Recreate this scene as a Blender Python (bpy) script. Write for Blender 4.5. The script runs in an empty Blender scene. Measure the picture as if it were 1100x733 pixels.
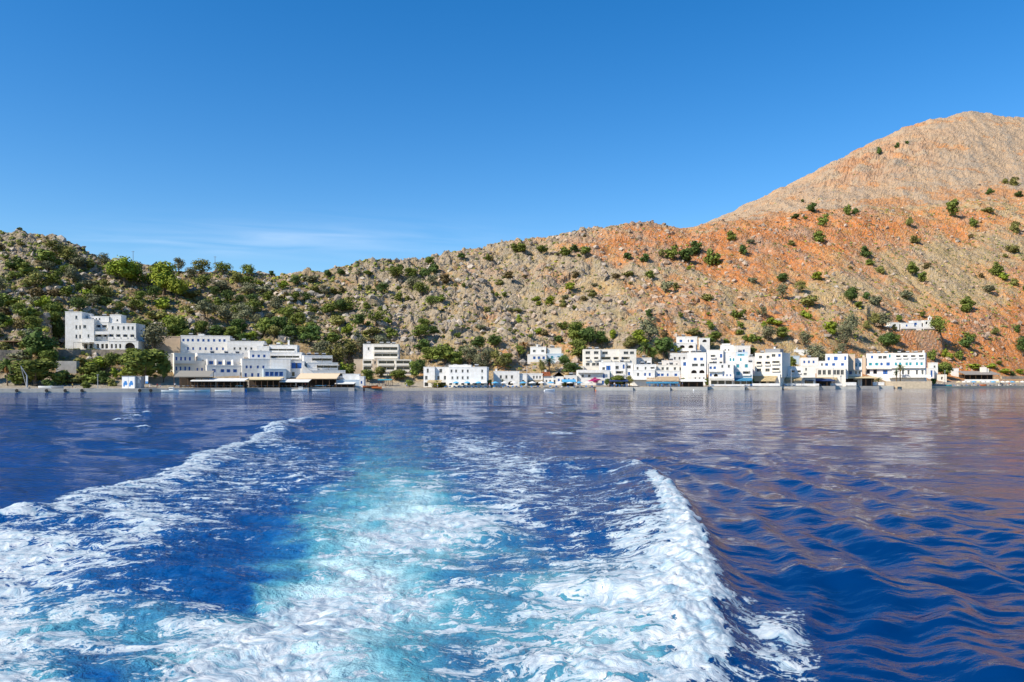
import bpy, bmesh, math, random
import numpy as np
from mathutils import Vector, Matrix
random.seed(7)
R = math.radians
# ---------------------------------------------------------------- camera model
F = 850.0; PW, PH = 1100.0, 733.0; HOR = 408.0; CH = 4.0
scene = bpy.context.scene
COL = scene.collection
cam_d = bpy.data.cameras.new("camera"); cam = bpy.data.objects.new("camera", cam_d)
COL.objects.link(cam); scene.camera = cam
cam.location = (0, 0, CH); cam.rotation_euler = (R(90), 0, 0)
cam_d.sensor_width = 36; cam_d.lens = F/PW*36; cam_d.shift_y = (HOR-PH/2)/PW
cam_d.clip_start = 0.1; cam_d.clip_end = 20000
scene.view_settings.view_transform = 'Standard'; scene.view_settings.look = 'None'
scene.view_settings.exposure = 0.45; scene.view_settings.gamma = 1
scene.view_settings.use_curve_mapping = False
scene.cycles.max_bounces = 5; scene.cycles.diffuse_bounces = 2; scene.cycles.glossy_bounces = 3
scene.cycles.transparent_max_bounces = 6; scene.cycles.caustics_reflective = False
# ---------------------------------------------------------------- sky and sun
SUN_AZ = (-0.84, -0.54); SUN_EL = R(40)
w = bpy.data.worlds.new("World"); scene.world = w; w.use_nodes = True
nt = w.node_tree; nt.nodes.clear()
def N(nt, t, **k):
    n = nt.nodes.new(t)
    for a, b in k.items(): setattr(n, a, b)
    return n
sky = N(nt, 'ShaderNodeTexSky', sky_type='NISHITA', sun_disc=False)
sky.sun_elevation = SUN_EL
sky.sun_rotation = math.atan2(SUN_AZ[0], SUN_AZ[1])
sky.altitude = 0; sky.air_density = 1.0; sky.dust_density = 0.25; sky.ozone_density = 3.0
hs = N(nt, 'ShaderNodeHueSaturation'); hs.inputs['Saturation'].default_value = 1.40; hs.inputs['Hue'].default_value = 0.504
bgn = N(nt, 'ShaderNodeBackground'); bgn.inputs['Strength'].default_value = 0.125
outw = N(nt, 'ShaderNodeOutputWorld')
L = nt.links.new
L(sky.outputs[0], hs.inputs['Color'])
# a thin veil of cirrus low over the left-hand hills
tc = N(nt, 'ShaderNodeTexCoord'); sep = N(nt, 'ShaderNodeSeparateXYZ'); L(tc.outputs['Generated'], sep.inputs[0])
def M(nt, op, a, b=None, c=None, clamp=False):
    n = N(nt, 'ShaderNodeMath', operation=op); n.use_clamp = clamp
    for i, v in enumerate((a, b, c)):
        if v is None: continue
        if isinstance(v, (int, float)): n.inputs[i].default_value = v
        else: nt.links.new(v, n.inputs[i])
    return n.outputs[0]
az = M(nt, 'DIVIDE', sep.outputs[0], sep.outputs[1]); el = M(nt, 'DIVIDE', sep.outputs[2], sep.outputs[1])
comb = N(nt, 'ShaderNodeCombineXYZ')
L(M(nt, 'MULTIPLY', az, 5.0), comb.inputs[0])
L(M(nt, 'MULTIPLY', M(nt, 'ADD', el, M(nt, 'MULTIPLY', az, 0.06)), 60.0), comb.inputs[1])
no = N(nt, 'ShaderNodeTexNoise'); no.inputs['Scale'].default_value = 1.0; no.inputs['Detail'].default_value = 6; no.inputs['Distortion'].default_value = 0.7
L(comb.outputs[0], no.inputs['Vector'])
def gauss(v, c, wd):
    q = M(nt, 'DIVIDE', M(nt, 'SUBTRACT', v, c), wd)
    return M(nt, 'POWER', 2.718, M(nt, 'MULTIPLY', M(nt, 'MULTIPLY', q, q), -1.0))
g = M(nt, 'MULTIPLY', gauss(az, -0.30, 0.22), gauss(el, 0.178, 0.022))
g = M(nt, 'MULTIPLY', g, M(nt, 'GREATER_THAN', sep.outputs[1], 0.0))
cm = M(nt, 'MULTIPLY', g, M(nt, 'MULTIPLY_ADD', no.outputs[0], 2.6, -0.95, clamp=True), clamp=True)
mx = N(nt, 'ShaderNodeMix', data_type='RGBA')
L(M(nt, 'MULTIPLY', cm, 0.22), mx.inputs['Factor']); L(hs.outputs[0], mx.inputs['A']); mx.inputs['B'].default_value = (7.2, 7.6, 8.2, 1)
L(mx.outputs['Result'], bgn.inputs['Color']); L(bgn.outputs[0], outw.inputs[0])
sd = bpy.data.lights.new("sun", 'SUN'); sd.energy = 4.8; sd.angle = R(0.53); sd.color = (1.0, 0.91, 0.76)
so = bpy.data.objects.new("sun", sd); COL.objects.link(so)
hz = math.cos(SUN_EL)/math.hypot(*SUN_AZ)
sv = Vector((SUN_AZ[0]*hz, SUN_AZ[1]*hz, math.sin(SUN_EL)))
so.rotation_euler = sv.to_track_quat('Z', 'Y').to_euler(); so.location = (0, 0, 100)
# ---------------------------------------------------------------- numpy noise
_rng = np.random.RandomState(3)
_perm = _rng.permutation(4096).astype(np.int64)
_ang = _rng.rand(4096)*2*np.pi
_gx, _gy = np.cos(_ang), np.sin(_ang)
def perlin(x, y):
    xi = np.floor(x).astype(np.int64); yi = np.floor(y).astype(np.int64)
    xf = x-xi; yf = y-yi
    def g(ix, iy, dx, dy):
        h = _perm[(_perm[ix & 4095]+iy) & 4095]
        return _gx[h]*dx+_gy[h]*dy
    u = xf*xf*xf*(xf*(xf*6-15)+10); v = yf*yf*yf*(yf*(yf*6-15)+10)
    a = g(xi, yi, xf, yf); b = g(xi+1, yi, xf-1, yf); c = g(xi, yi+1, xf, yf-1); d = g(xi+1, yi+1, xf-1, yf-1)
    return ((a*(1-u)+b*u)*(1-v)+(c*(1-u)+d*u)*v)*1.5
def fbm(x, y, f, o=4, gain=.5, seed=0):
    s = 0; a = 1; t = 0
    for k in range(o):
        s = s+a*perlin(x*f+seed*17.3+k*31.7, y*f-seed*9.1+k*11.3); t += a; a *= gain; f *= 2.03
    return s/t
def ridged(x, y, f, o=4, gain=.5, seed=0):
    s = 0; a = 1; t = 0
    for k in range(o):
        s = s+a*(1-2*np.abs(perlin(x*f+seed*17.3+k*31.7, y*f-seed*9.1+k*11.3))); t += a; a *= gain; f *= 2.07
    return s/t
def worley(x, y, f, seed=0):
    x = x*f; y = y*f
    xi = np.floor(x).astype(np.int64); yi = np.floor(y).astype(np.int64)
    d1 = np.full(x.shape, 9.0); idv = np.zeros(x.shape)
    for i in (-1, 0, 1):
        for j in (-1, 0, 1):
            h = _perm[(_perm[(xi+i+seed*71) & 4095]+yi+j) & 4095]
            px = xi+i+0.1+0.8*(_perm[h]/4096.0); py = yi+j+0.1+0.8*(_perm[(h+77) & 4095]/4096.0)
            d = (px-x)**2+(py-y)**2
            m = d < d1
            d1 = np.where(m, d, d1); idv = np.where(m, h/4096.0, idv)
    return np.sqrt(d1), idv
def sstep(a, b, x):
    t = np.clip((x-a)/(b-a), 0, 1); return t*t*(3-2*t)
# ---------------------------------------------------------------- materials
def mat(name, col=(.8, .8, .8), rough=.8, noise=0.0, nscale=1.0, bump=0.0, bscale=3.0, spec=.3, metal=0, rand=0.0, second=None, emit=None):
    m = bpy.data.materials.new(name); m.use_nodes = True
    t = m.node_tree; b = t.nodes['Principled BSDF']
    b.inputs['Base Color'].default_value = (*col, 1); b.inputs['Roughness'].default_value = rough
    b.inputs['Specular IOR Level'].default_value = spec; b.inputs['Metallic'].default_value = metal
    tc = N(t, 'ShaderNodeTexCoord'); src = None
    if noise > 0:
        nz = N(t, 'ShaderNodeTexNoise'); nz.inputs['Scale'].default_value = nscale; nz.inputs['Detail'].default_value = 5; nz.inputs['Roughness'].default_value = .65
        t.links.new(tc.outputs['Object'], nz.inputs['Vector'])
        mx = N(t, 'ShaderNodeMix', data_type='RGBA')
        f = M(t, 'MULTIPLY_ADD', nz.outputs[0], 2.6, -0.8, clamp=True)
        t.links.new(f, mx.inputs['Factor'])
        c2 = second if second else tuple(c*(1-noise) for c in col)
        mx.inputs['A'].default_value = (*col, 1); mx.inputs['B'].default_value = (*c2, 1)
        src = mx.outputs['Result']
    if rand > 0:
        oi = N(t, 'ShaderNodeObjectInfo'); h = N(t, 'ShaderNodeHueSaturation')
        t.links.new(M(t, 'MULTIPLY_ADD', oi.outputs['Random'], rand, 1-rand/2), h.inputs['Value'])
        t.links.new(M(t, 'MULTIPLY_ADD', oi.outputs['Random'], rand*.05, .5-rand*.025), h.inputs['Hue'])
        if src: t.links.new(src, h.inputs['Color'])
        else: h.inputs['Color'].default_value = (*col, 1)
        src = h.outputs[0]
    if src: t.links.new(src, b.inputs['Base Color'])
    if bump > 0:
        nz2 = N(t, 'ShaderNodeTexNoise'); nz2.inputs['Scale'].default_value = bscale; nz2.inputs['Detail'].default_value = 6
        t.links.new(tc.outputs['Object'], nz2.inputs['Vector'])
        bp = N(t, 'ShaderNodeBump'); bp.inputs['Strength'].default_value = bump; bp.inputs['Distance'].default_value = .2
        t.links.new(nz2.outputs[0], bp.inputs['Height']); t.links.new(bp.outputs[0], b.inputs['Normal'])
    if emit:
        b.inputs['Emission Color'].default_value = (*emit, 1); b.inputs['Emission Strength'].default_value = 1
    return m
def mesh_np(name, verts, quads, material, smooth=True):
    me = bpy.data.meshes.new(name)
    me.vertices.add(len(verts)); me.vertices.foreach_set('co', verts.astype(np.float32).ravel())
    nq = len(quads); k = quads.shape[1]
    me.loops.add(nq*k); me.loops.foreach_set('vertex_index', quads.astype(np.int32).ravel())
    me.polygons.add(nq); me.polygons.foreach_set('loop_start', (np.arange(nq)*k).astype(np.int32))
    me.polygons.foreach_set('loop_total', np.full(nq, k, np.int32))
    me.update(calc_edges=True)
    me.polygons.foreach_set('use_smooth', np.full(nq, smooth, bool))
    if material: me.materials.append(material)
    return me
def grid_quads(nr, nc):
    i = np.arange((nr-1)*(nc-1)); r = i//(nc-1); c = i % (nc-1)
    a = r*nc+c
    return np.stack([a, a+1, a+1+nc, a+nc], 1)
def link(name, me, parent=None, loc=None):
    o = bpy.data.objects.new(name, me); COL.objects.link(o)
    if parent: o.parent = parent
    if loc: o.location = loc
    return o
def tag(o, label=None, cat=None, group=None, kind=None):
    if label: o['label'] = label
    if cat: o['category'] = cat
    if group: o['group'] = group
    if kind: o['kind'] = kind
    return o
def p2(px, py):                       # a point of the sea surface
    D = CH*F/(py-HOR); return ((px-550)/F*D, D)
# ---------------------------------------------------------------- shoreline
_sp = [-700, -200, 0, 150, 300, 420, 550, 700, 800, 900, 980, 1100, 1300, 1900]
_sd = [235, 245, 250, 256, 274, 288, 290, 300, 312, 332, 366, 405, 450, 520]
def shore(px): return np.interp(px, _sp, _sd)
# ================================================================ WATER
ys = [5000, 2400, 1500, 1150]
y = 960.0
rows = list(ys)
while y > 409.6:
    rows.append(y)
    st = 0.95 if y < 760 else 4.0
    if y < 470: st = 0.6
    if y < 430: st = 0.45
    y -= st
rows = np.array(rows)
cx = np.concatenate([np.linspace(-3600, -700, 30, endpoint=False), np.linspace(-700, -60, 90, endpoint=False), np.arange(-60, 1160, 1.05), np.linspace(1160, 1800, 90, endpoint=False), np.linspace(1800, 4700, 31)])
PY, PX = np.meshgrid(rows, cx, indexing='ij')
D = CH*F/(PY-HOR); X = (PX-550)/F*D; Y = D
rowsp = np.abs(np.gradient(D[:, 0]))[:, None]+0*D       # depth spacing of the rows
# --- ambient waves
Z = np.zeros_like(X)
rg = np.random.RandomState(11)
for k in range(56):
    lam = 0.33*(1.085**k)                     # 0.33 .. 28 m
    th = R(66)+rg.randn()*0.5
    kx, ky = math.cos(th)*2*math.pi/lam, math.sin(th)*2*math.pi/lam
    a = (0.0062*lam**0.95 if lam < 7 else 0.0062*7**.95*(7/lam))*(1 if lam > 1.2 else .9)
    fade = 1-sstep(0.18, 0.40, rowsp/lam)
    Z += a*fade*np.sin(kx*X+ky*Y+rg.rand()*6.28+1.2*perlin(X*.07+k, Y*.07))
calm = 0.55+0.45*sstep(-.25, .25, fbm(X, Y, .03, 2, seed=5))
Z *= calm
Z *= 1-.5*sstep(560, 760, 550+F*X/Y)*sstep(14, 30, Y)
# --- wake geometry
Yc = np.array([p2(0, q)[1] for q in (492, 510, 530, 560, 590, 620, 650, 700, 733, 800)])[::-1]
Xc = np.array([p2(a, b)[0] for a, b in ((640, 492), (692, 510), (714, 530), (734, 560), (744, 590), (754, 620), (760, 650), (762, 700), (756, 733), (740, 800))])[::-1]
xc = np.interp(Y, Yc, Xc)+0.10*perlin(Y*.9, Y*0)+0.05*perlin(Y*3, X*0+5)
u = X-xc
Ac = 0.42*sstep(9, 13, Y)*(1-sstep(30, 44, Y))*(1+.25*perlin(Y*.6, Y*0+3))
ridge = np.where(u < 0, np.exp(-(u/1.9)**2), np.exp(-(u/0.5)**2))
Z += Ac*ridge
# second hump further out on the wake line
hx, hy = p2(600, 500); Z += .30*np.exp(-((X-hx)/2.2)**2-((Y-hy)/2.6)**2)
hx, hy = p2(690, 512); Z += .20*np.exp(-((X-hx)/1.0)**2-((Y-hy)/2.5)**2)
# diverging waves to the right of the breaker
env = sstep(.6, 2.0, u)*(1-sstep(5, 14, u))*(1-sstep(30, 60, Y))
Z += .085*env*np.sin(2*np.pi*(u+0.28*Y+.8*perlin(X*.25, Y*.25))/3.3)
Z += .05*env*np.sin(2*np.pi*(u*1.2-0.1*Y+.9*perlin(X*.3+9, Y*.3))/1.7)
# left foam swath
lo = [(345, 443), (330, 447), (292, 455), (273, 465), (262, 475), (235, 482), (205, 490), (188, 500), (163, 512), (128, 520), (85, 530), (40, 546), (0, 552), (-60, 560), (-160, 572)]
lY = np.array([p2(a, b)[1] for a, b in lo])[::-1]; lX = np.array([p2(a, b)[0] for a, b in lo])[::-1]
xl = np.interp(Y, lY, lX)
warpx = .5*fbm(X, Y, .5, 3, seed=21); warpy = 1.0*fbm(X, Y, .35, 3, seed=22)
ul = X-xl+warpx*1.6                        # >0 inside the swath
inl = sstep(-.2, .5, ul)*(Y > lY[0])*(Y < lY[-1])
Z += .16*np.exp(-((ul-1.0)/1.3)**2)*(Y > 20)*(Y < 90)
# --- foam and air density maps (where the churned water lies on the sea)
Am_scale = 1
fy = np.array([440, 460, 480, 500, 520, 540, 560, 580, 600, 620, 640, 660, 680, 700, 720, 800])
Fm = np.array([[float(c) for c in r.split()] for r in """
0 0 0 0 0 0 0 1 1 1 1 0 0 0 0 0 0 0 0
0 0 0 0 0 0 2 2 2 3 3 1 0 0 0 0 0 0 0
0 0 0 0 0 3 4 3 2 2 5 4 1 0 0 0 0 0 0
0 0 0 0 3 4 4 4 3 3 4 5 4 3 2 0 0 0 0
0 0 0 2 4 4 4 4 3 5 4 5 4 3 3 1 0 0 0
0 1 4 5 4 4 3 3 3 3 4 5 4 4 4 1 0 0 0
5 4 4 6 5 3 2 4 4 6 7 5 4 4 5 2 0 0 0
7 6 5 5 3 3 2 4 5 6 5 4 4 4 6 3 0 0 0
7 6 5 4 3 1 1 4 4 4 4 4 5 4 6 5 0 0 0
6 5 4 3 2 1 2 4 5 4 4 4 5 5 7 6 0 0 0
6 5 4 4 3 1 4 7 6 5 4 4 6 7 8 6 3 0 0
6 5 5 4 5 4 7 8 6 4 5 4 6 7 7 6 5 5 1
6 6 5 4 5 7 8 6 4 4 4 5 5 6 6 5 4 6 3
7 5 4 4 5 7 7 6 4 3 4 5 6 6 6 5 4 5 4
6 5 2 4 6 7 7 6 4 3 4 5 6 7 6 5 4 5 3
6 5 3 4 6 7 7 6 4 4 5 6 6 7 6 5 4 4 1""".strip().split('\n')])/10
ay = np.array([430, 450, 470, 490, 510, 530, 550, 570, 590, 610, 640, 670, 700, 733, 800])
Am = np.array([[float(c) for c in r.split()] for r in """
0 0 0 0 0 0 0 0 1 1 0 0 0 0 0 0 0 0 0
0 0 0 0 0 0 0 1 5 4 0 0 0 0 0 0 0 0 0
0 0 0 0 0 0 0 2 6 5 1 0 0 0 0 0 0 0 0
0 0 0 0 0 0 0 3 6 5 2 1 0 0 0 0 0 0 0
0 0 0 0 0 0 0 3 7 7 4 1 0 0 0 0 0 0 0
0 0 0 0 0 0 1 5 8 8 4 2 0 0 0 0 0 0 0
1 1 1 1 0 0 2 6 9 9 7 3 1 0 0 0 0 0 0
1 1 1 1 0 1 2 6 8 9 8 4 2 1 1 0 0 0 0
2 2 2 1 0 1 3 7 8 7 5 4 3 2 2 1 0 0 0
2 2 2 1 1 2 5 9 9 7 5 4 4 4 3 2 0 0 0
4 4 4 3 1 1 8 9 9 8 5 5 6 6 6 3 0 0 0
5 5 5 5 4 6 9 9 8 6 5 5 6 7 6 1 0 0 0
5 5 4 4 5 8 9 9 7 6 5 6 6 7 6 2 1 1 0
5 5 2 4 6 8 8 8 7 6 6 6 7 7 5 2 1 1 0
5 5 2 4 6 8 8 8 7 6 6 6 7 7 5 2 0 0 0""".strip().split('\n')])/10
fxs = np.arange(19)*50.0
def lut(Mx, yy, qx, qy):
    qx = np.clip(qx, 0, 899.9); qy = np.clip(qy, yy[0], yy[-1]-.01)
    ri = np.interp(qy, yy, np.arange(len(yy))); ci = qx/50
    r0 = ri.astype(int); c0 = ci.astype(int); fr = ri-r0; fc = ci-c0
    fr = fr*fr*(3-2*fr); fc = fc*fc*(3-2*fc)
    return (Mx[r0, c0]*(1-fc)+Mx[r0, c0+1]*fc)*(1-fr)+(Mx[r0+1, c0]*(1-fc)+Mx[r0+1, c0+1]*fc)*fr
Xw = X+warpx*.9; Yw = Y+warpy*np.clip(Y/20, .6, 3)
qx = 550+F*Xw/np.maximum(Yw, 3); qy = HOR+CH*F/np.maximum(Yw, 3)
foam = lut(Fm, fy, qx, qy)
aw_ = np.clip(Y/16, .7, 4)
air = lut(Am, ay, qx+F*(.95*fbm(X, Y, .5, 5, .65, seed=51)*aw_)/np.maximum(Y, 3), qy+6*fbm(X, Y, .3, 3, seed=52))
foam = foam*(qy > 436); air = air*(qy > 424)
left_in = (X > xl-.3) | (Y < lY[0])
foam = foam*np.where(Y > lY[0], sstep(-.3, .3, ul), 1)
wd = np.interp(Y, [20, 30, 45, 90], [7.5, 5.5, 3.6, 3.6])
band = inl*(1-sstep(.15, 1.15, ul/wd))*(1-sstep(70, 110, Y))
foam = np.maximum(foam, band*np.interp(Y, [18, 30, 80, 100], [.5, .56, .58, .5]))
# breaker: white crest, sharp outer edge
blade = np.where(u < 0, np.exp(-(np.maximum(-u-.15, 0)/np.interp(Y, [10, 16, 24, 30], [1.1, .95, .6, .35]))**2), 1-sstep(0.12, .42, u+.22*perlin(X*2.1, Y*2.1)+.1*perlin(X*5, Y*5)))
bs = sstep(10, 12, Y)*(1-sstep(27, 35, Y))
foam = np.maximum(foam, (.86+.25*fbm(X, Y, 1.6, 3, seed=91))*blade*bs)
lace = (u > .3)*(Y < 13.8)
foam = np.where((u > .3) & (Y > 14.8), foam*(1-sstep(.3, .6, u)), foam)
air = air*np.interp(qy, [440, 500, 560], [.5, .75, 1.0])
air = np.where(u > .3, air*(1-sstep(.3, .6, u)), air)
# spilled crest patches outside
for (a, b, rx, ry, amp) in ((600, 465, 1.3, 2.0, .62), (612, 496, 1.6, 1.0, .5), (690, 508, 1.4, 2.5, .55), (660, 512, 1.5, 2.0, .4)):
    gx, gy = p2(a, b); foam = np.maximum(foam, amp*np.exp(-((X-gx)/rx)**2-((Y-gy)/ry)**2))
for (a, b) in ((140, 446), (146, 447), (128, 451), (157, 444), (154, 459), (22, 552), (590, 445)):
    gx, gy = p2(a, b); foam = np.maximum(foam, .78*np.exp(-((X-gx)/.7)**2-((Y-gy)/1.3)**2)); Z += .22*np.exp(-((X-gx)/.6)**2-((Y-gy)/.8)**2)
foam = np.clip(foam, 0, 1)*(1-sstep(872, 895, qx))
air = air*(1-sstep(872, 895, qx))
# churn
near = 1-sstep(.25, .9, rowsp)
bill = np.abs(fbm(X+warpx, Y+warpy*.4, .9, 4, .55, seed=31))
lump = ridged(X+warpx*.4, Y, 1.7, 3, .5, seed=41)
wake = np.clip(np.maximum(foam, air*.9), 0, 1)
Z += wake*(.26*(bill-.18)+.012*lump*near)*(1-sstep(60, 120, Y))
Z += wake*.10*fbm(X, Y, .35, 2, seed=45)
crest = blade*bs
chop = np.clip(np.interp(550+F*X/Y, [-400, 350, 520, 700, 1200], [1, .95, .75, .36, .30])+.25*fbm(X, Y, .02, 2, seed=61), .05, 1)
bub = np.abs(perlin(X*2.1, Y*2.1))+.5*np.abs(perlin(X*4.6, Y*4.6))+.22*np.abs(perlin(X*10, Y*10))
Z += crest*.10*near*(bub-.3)
# shallows by the land
pxv = 550+F*X/Y
sh = shore(np.clip(pxv, -700, 1900))
shallow = sstep(-16, -2, Y-sh)*(.55 if True else 0)
shallow *= np.where(pxv < 260, 1, .55)
V = np.stack([X, Y, Z], -1).reshape(-1, 3)
wm = bpy.data.materials.new('sea_water'); wm.use_nodes = True
t = wm.node_tree; b = t.nodes['Principled BSDF']; LK = t.links.new
tc = N(t, 'ShaderNodeTexCoord')
af = N(t, 'ShaderNodeAttribute', attribute_name='foam'); aa = N(t, 'ShaderNodeAttribute', attribute_name='air'); ash = N(t, 'ShaderNodeAttribute', attribute_name='shallow')
acr = N(t, 'ShaderNodeAttribute', attribute_name='crest')
def noise(sc, det, rough=.5, dist=0, vec=None, stretch=None, ntype='FBM', lac=2.0):
    n = N(t, 'ShaderNodeTexNoise'); n.noise_dimensions = '3D'; n.noise_type = ntype
    n.inputs['Scale'].default_value = sc; n.inputs['Detail'].default_value = det; n.inputs['Roughness'].default_value = rough; n.inputs['Distortion'].default_value = dist
    n.inputs['Lacunarity'].default_value = lac
    v = vec if vec else tc.outputs['Object']
    if stretch:
        mp = N(t, 'ShaderNodeMapping'); mp.inputs['Scale'].default_value = stretch; mp.inputs['Rotation'].default_value = (0, 0, .35)
        LK(v, mp.inputs[0]); v = mp.outputs[0]
    LK(v, n.inputs['Vector']); return n
# domain warp
nw = noise(.9, 2)
vm = N(t, 'ShaderNodeVectorMath', operation='MULTIPLY_ADD'); LK(nw.outputs['Color'], vm.inputs[0]); vm.inputs[1].default_value = (1.1, 1.1, 0); LK(tc.outputs['Object'], vm.inputs[2])
wv = vm.outputs[0]
nz0 = N(t, 'ShaderNodeVectorMath', operation='MULTIPLY'); LK(wv, nz0.inputs[0]); nz0.inputs[1].default_value = (.85, 1.45, 0); wv = nz0.outputs[0]
n1 = noise(1.25, 5, .62, .25, wv)                 # patches
n2 = noise(2.6, 5, .6, .8, wv)                   # lace from ridges
lacev = M(t, 'SUBTRACT', 1.0, M(t, 'MULTIPLY', M(t, 'ABSOLUTE', M(t, 'SUBTRACT', n2.outputs[0], .5)), 6.0))
n3 = noise(14, 3, .6)
tot = M(t, 'ADD', M(t, 'MULTIPLY', M(t, 'SUBTRACT', n1.outputs[0], .5), 2.1), M(t, 'MULTIPLY', lacev, .46))
tot = M(t, 'ADD', tot, M(t, 'MULTIPLY', M(t, 'SUBTRACT', n3.outputs[0], .5), .75))
# threshold against density
thr = M(t, 'MULTIPLY_ADD', af.outputs['Fac'], -1.78, 1.155)
dif = M(t, 'SUBTRACT', tot, thr)
fm = N(t, 'ShaderNodeMapRange'); fm.interpolation_type = 'SMOOTHSTEP'
LK(dif, fm.inputs[0]); fm.inputs[1].default_value = -.05; fm.inputs[2].default_value = .13
gate = M(t, 'MULTIPLY', af.outputs['Fac'], 12.0, clamp=True)
foamF = M(t, 'MULTIPLY', fm.outputs[0], gate, clamp=True)
# softer milky halo around foam
fh = N(t, 'ShaderNodeMapRange'); fh.interpolation_type = 'SMOOTHSTEP'
LK(dif, fh.inputs[0]); fh.inputs[1].default_value = -.75; fh.inputs[2].default_value = .25
halo = M(t, 'MULTIPLY', fh.outputs[0], gate, clamp=True)
# colours
nl = noise(.5, 3)
airF = M(t, 'ADD', aa.outputs['Fac'], M(t, 'MULTIPLY', M(t, 'SUBTRACT', nl.outputs[0], .5), M(t, 'MULTIPLY', aa.outputs['Fac'], 1.4)), clamp=True)
airF = M(t, 'MAXIMUM', airF, M(t, 'MULTIPLY', halo, .24)); 
ramp = N(t, 'ShaderNodeValToRGB'); cr = ramp.color_ramp
cr.elements[0].position = 0; cr.elements[0].color = (.0003, .038, .175, 1)
cr.elements[1].position = 1; cr.elements[1].color = (.46, .64, .67, 1)
e = cr.elements.new(.28); e.color = (.004, .085, .27, 1)
e = cr.elements.new(.62); e.color = (.085, .31, .40, 1)
LK(airF, ramp.inputs[0])
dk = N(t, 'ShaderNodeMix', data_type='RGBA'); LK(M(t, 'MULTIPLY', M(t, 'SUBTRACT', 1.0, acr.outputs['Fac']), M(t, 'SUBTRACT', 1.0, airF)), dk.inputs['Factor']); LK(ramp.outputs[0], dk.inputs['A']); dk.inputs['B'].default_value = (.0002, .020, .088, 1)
ms = N(t, 'ShaderNodeMix', data_type='RGBA'); LK(ash.outputs['Fac'], ms.inputs['Factor']); LK(dk.outputs['Result'], ms.inputs['A']); ms.inputs['B'].default_value = (.01, .16, .20, 1)
mf = N(t, 'ShaderNodeMix', data_type='RGBA'); LK(foamF, mf.inputs['Factor']); LK(ms.outputs['Result'], mf.inputs['A']); mf.inputs['B'].default_value = (.62, .655, .67, 1)
FOAMCOL = mf.inputs['B']; LK(mf.outputs['Result'], b.inputs['Base Color'])
b.inputs['IOR'].default_value = 1.333
LK(M(t, 'MULTIPLY_ADD', foamF, .55, .05), b.inputs['Roughness'])
LK(M(t, 'SUBTRACT', M(t, 'MULTIPLY_ADD', acr.outputs['Fac'], -.38, .46), M(t, 'MULTIPLY', foamF, .25)), b.inputs['Specular IOR Level'])
# ripples
r1 = noise(2.2, 5, .55, .2, stretch=(1.0, 1.5, 1)); r2 = noise(9.0, 3, .5, 0, stretch=(1, 1.4, 1)); r0 = noise(.35, 3, .5, .3, stretch=(1, 1.3, 1))
calmf = M(t, 'SUBTRACT', 1.0, M(t, 'MULTIPLY', halo, .75))
h = M(t, 'ADD', M(t, 'MULTIPLY', r1.outputs[0], .16), M(t, 'MULTIPLY', r2.outputs[0], .022))
h = M(t, 'MULTIPLY', h, M(t, 'MULTIPLY', calmf, acr.outputs['Fac']))
h = M(t, 'ADD', h, M(t, 'MULTIPLY', r0.outputs[0], .30))
fb = noise(7, 6, .68, .4, wv)
fn = noise(2.6, 7, .75, .6, wv)
fcol = N(t, 'ShaderNodeMix', data_type='RGBA'); LK(M(t, 'MULTIPLY_ADD', fn.outputs[0], 3.6, -1.38, clamp=True), fcol.inputs['Factor'])
fcol.inputs['A'].default_value = (.22, .36, .46, 1); fcol.inputs['B'].default_value = (.72, .725, .72, 1); LK(fcol.outputs['Result'], FOAMCOL)
h = M(t, 'ADD', h, M(t, 'MULTIPLY', M(t, 'MULTIPLY', fb.outputs[0], .05), halo))
h = M(t, 'ADD', h, M(t, 'MULTIPLY', foamF, .012))
bp = N(t, 'ShaderNodeBump'); bp.inputs['Strength'].default_value = 1.0; bp.inputs['Distance'].default_value = 1.0
LK(h, bp.inputs['Height']); LK(bp.outputs[0], b.inputs['Normal'])
me = mesh_np('water', V, grid_quads(*X.shape), wm)
for nm, arr in (('foam', foam), ('air', np.clip(air, 0, 1)), ('shallow', shallow), ('crest', chop)):
    a_ = me.attributes.new(nm, 'FLOAT', 'POINT'); a_.data.foreach_set('value', arr.astype(np.float32).ravel())
sea = link('water', me); tag(sea, 'deep blue sea with a churned white and turquoise boat wake', 'sea', kind='structure')
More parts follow.
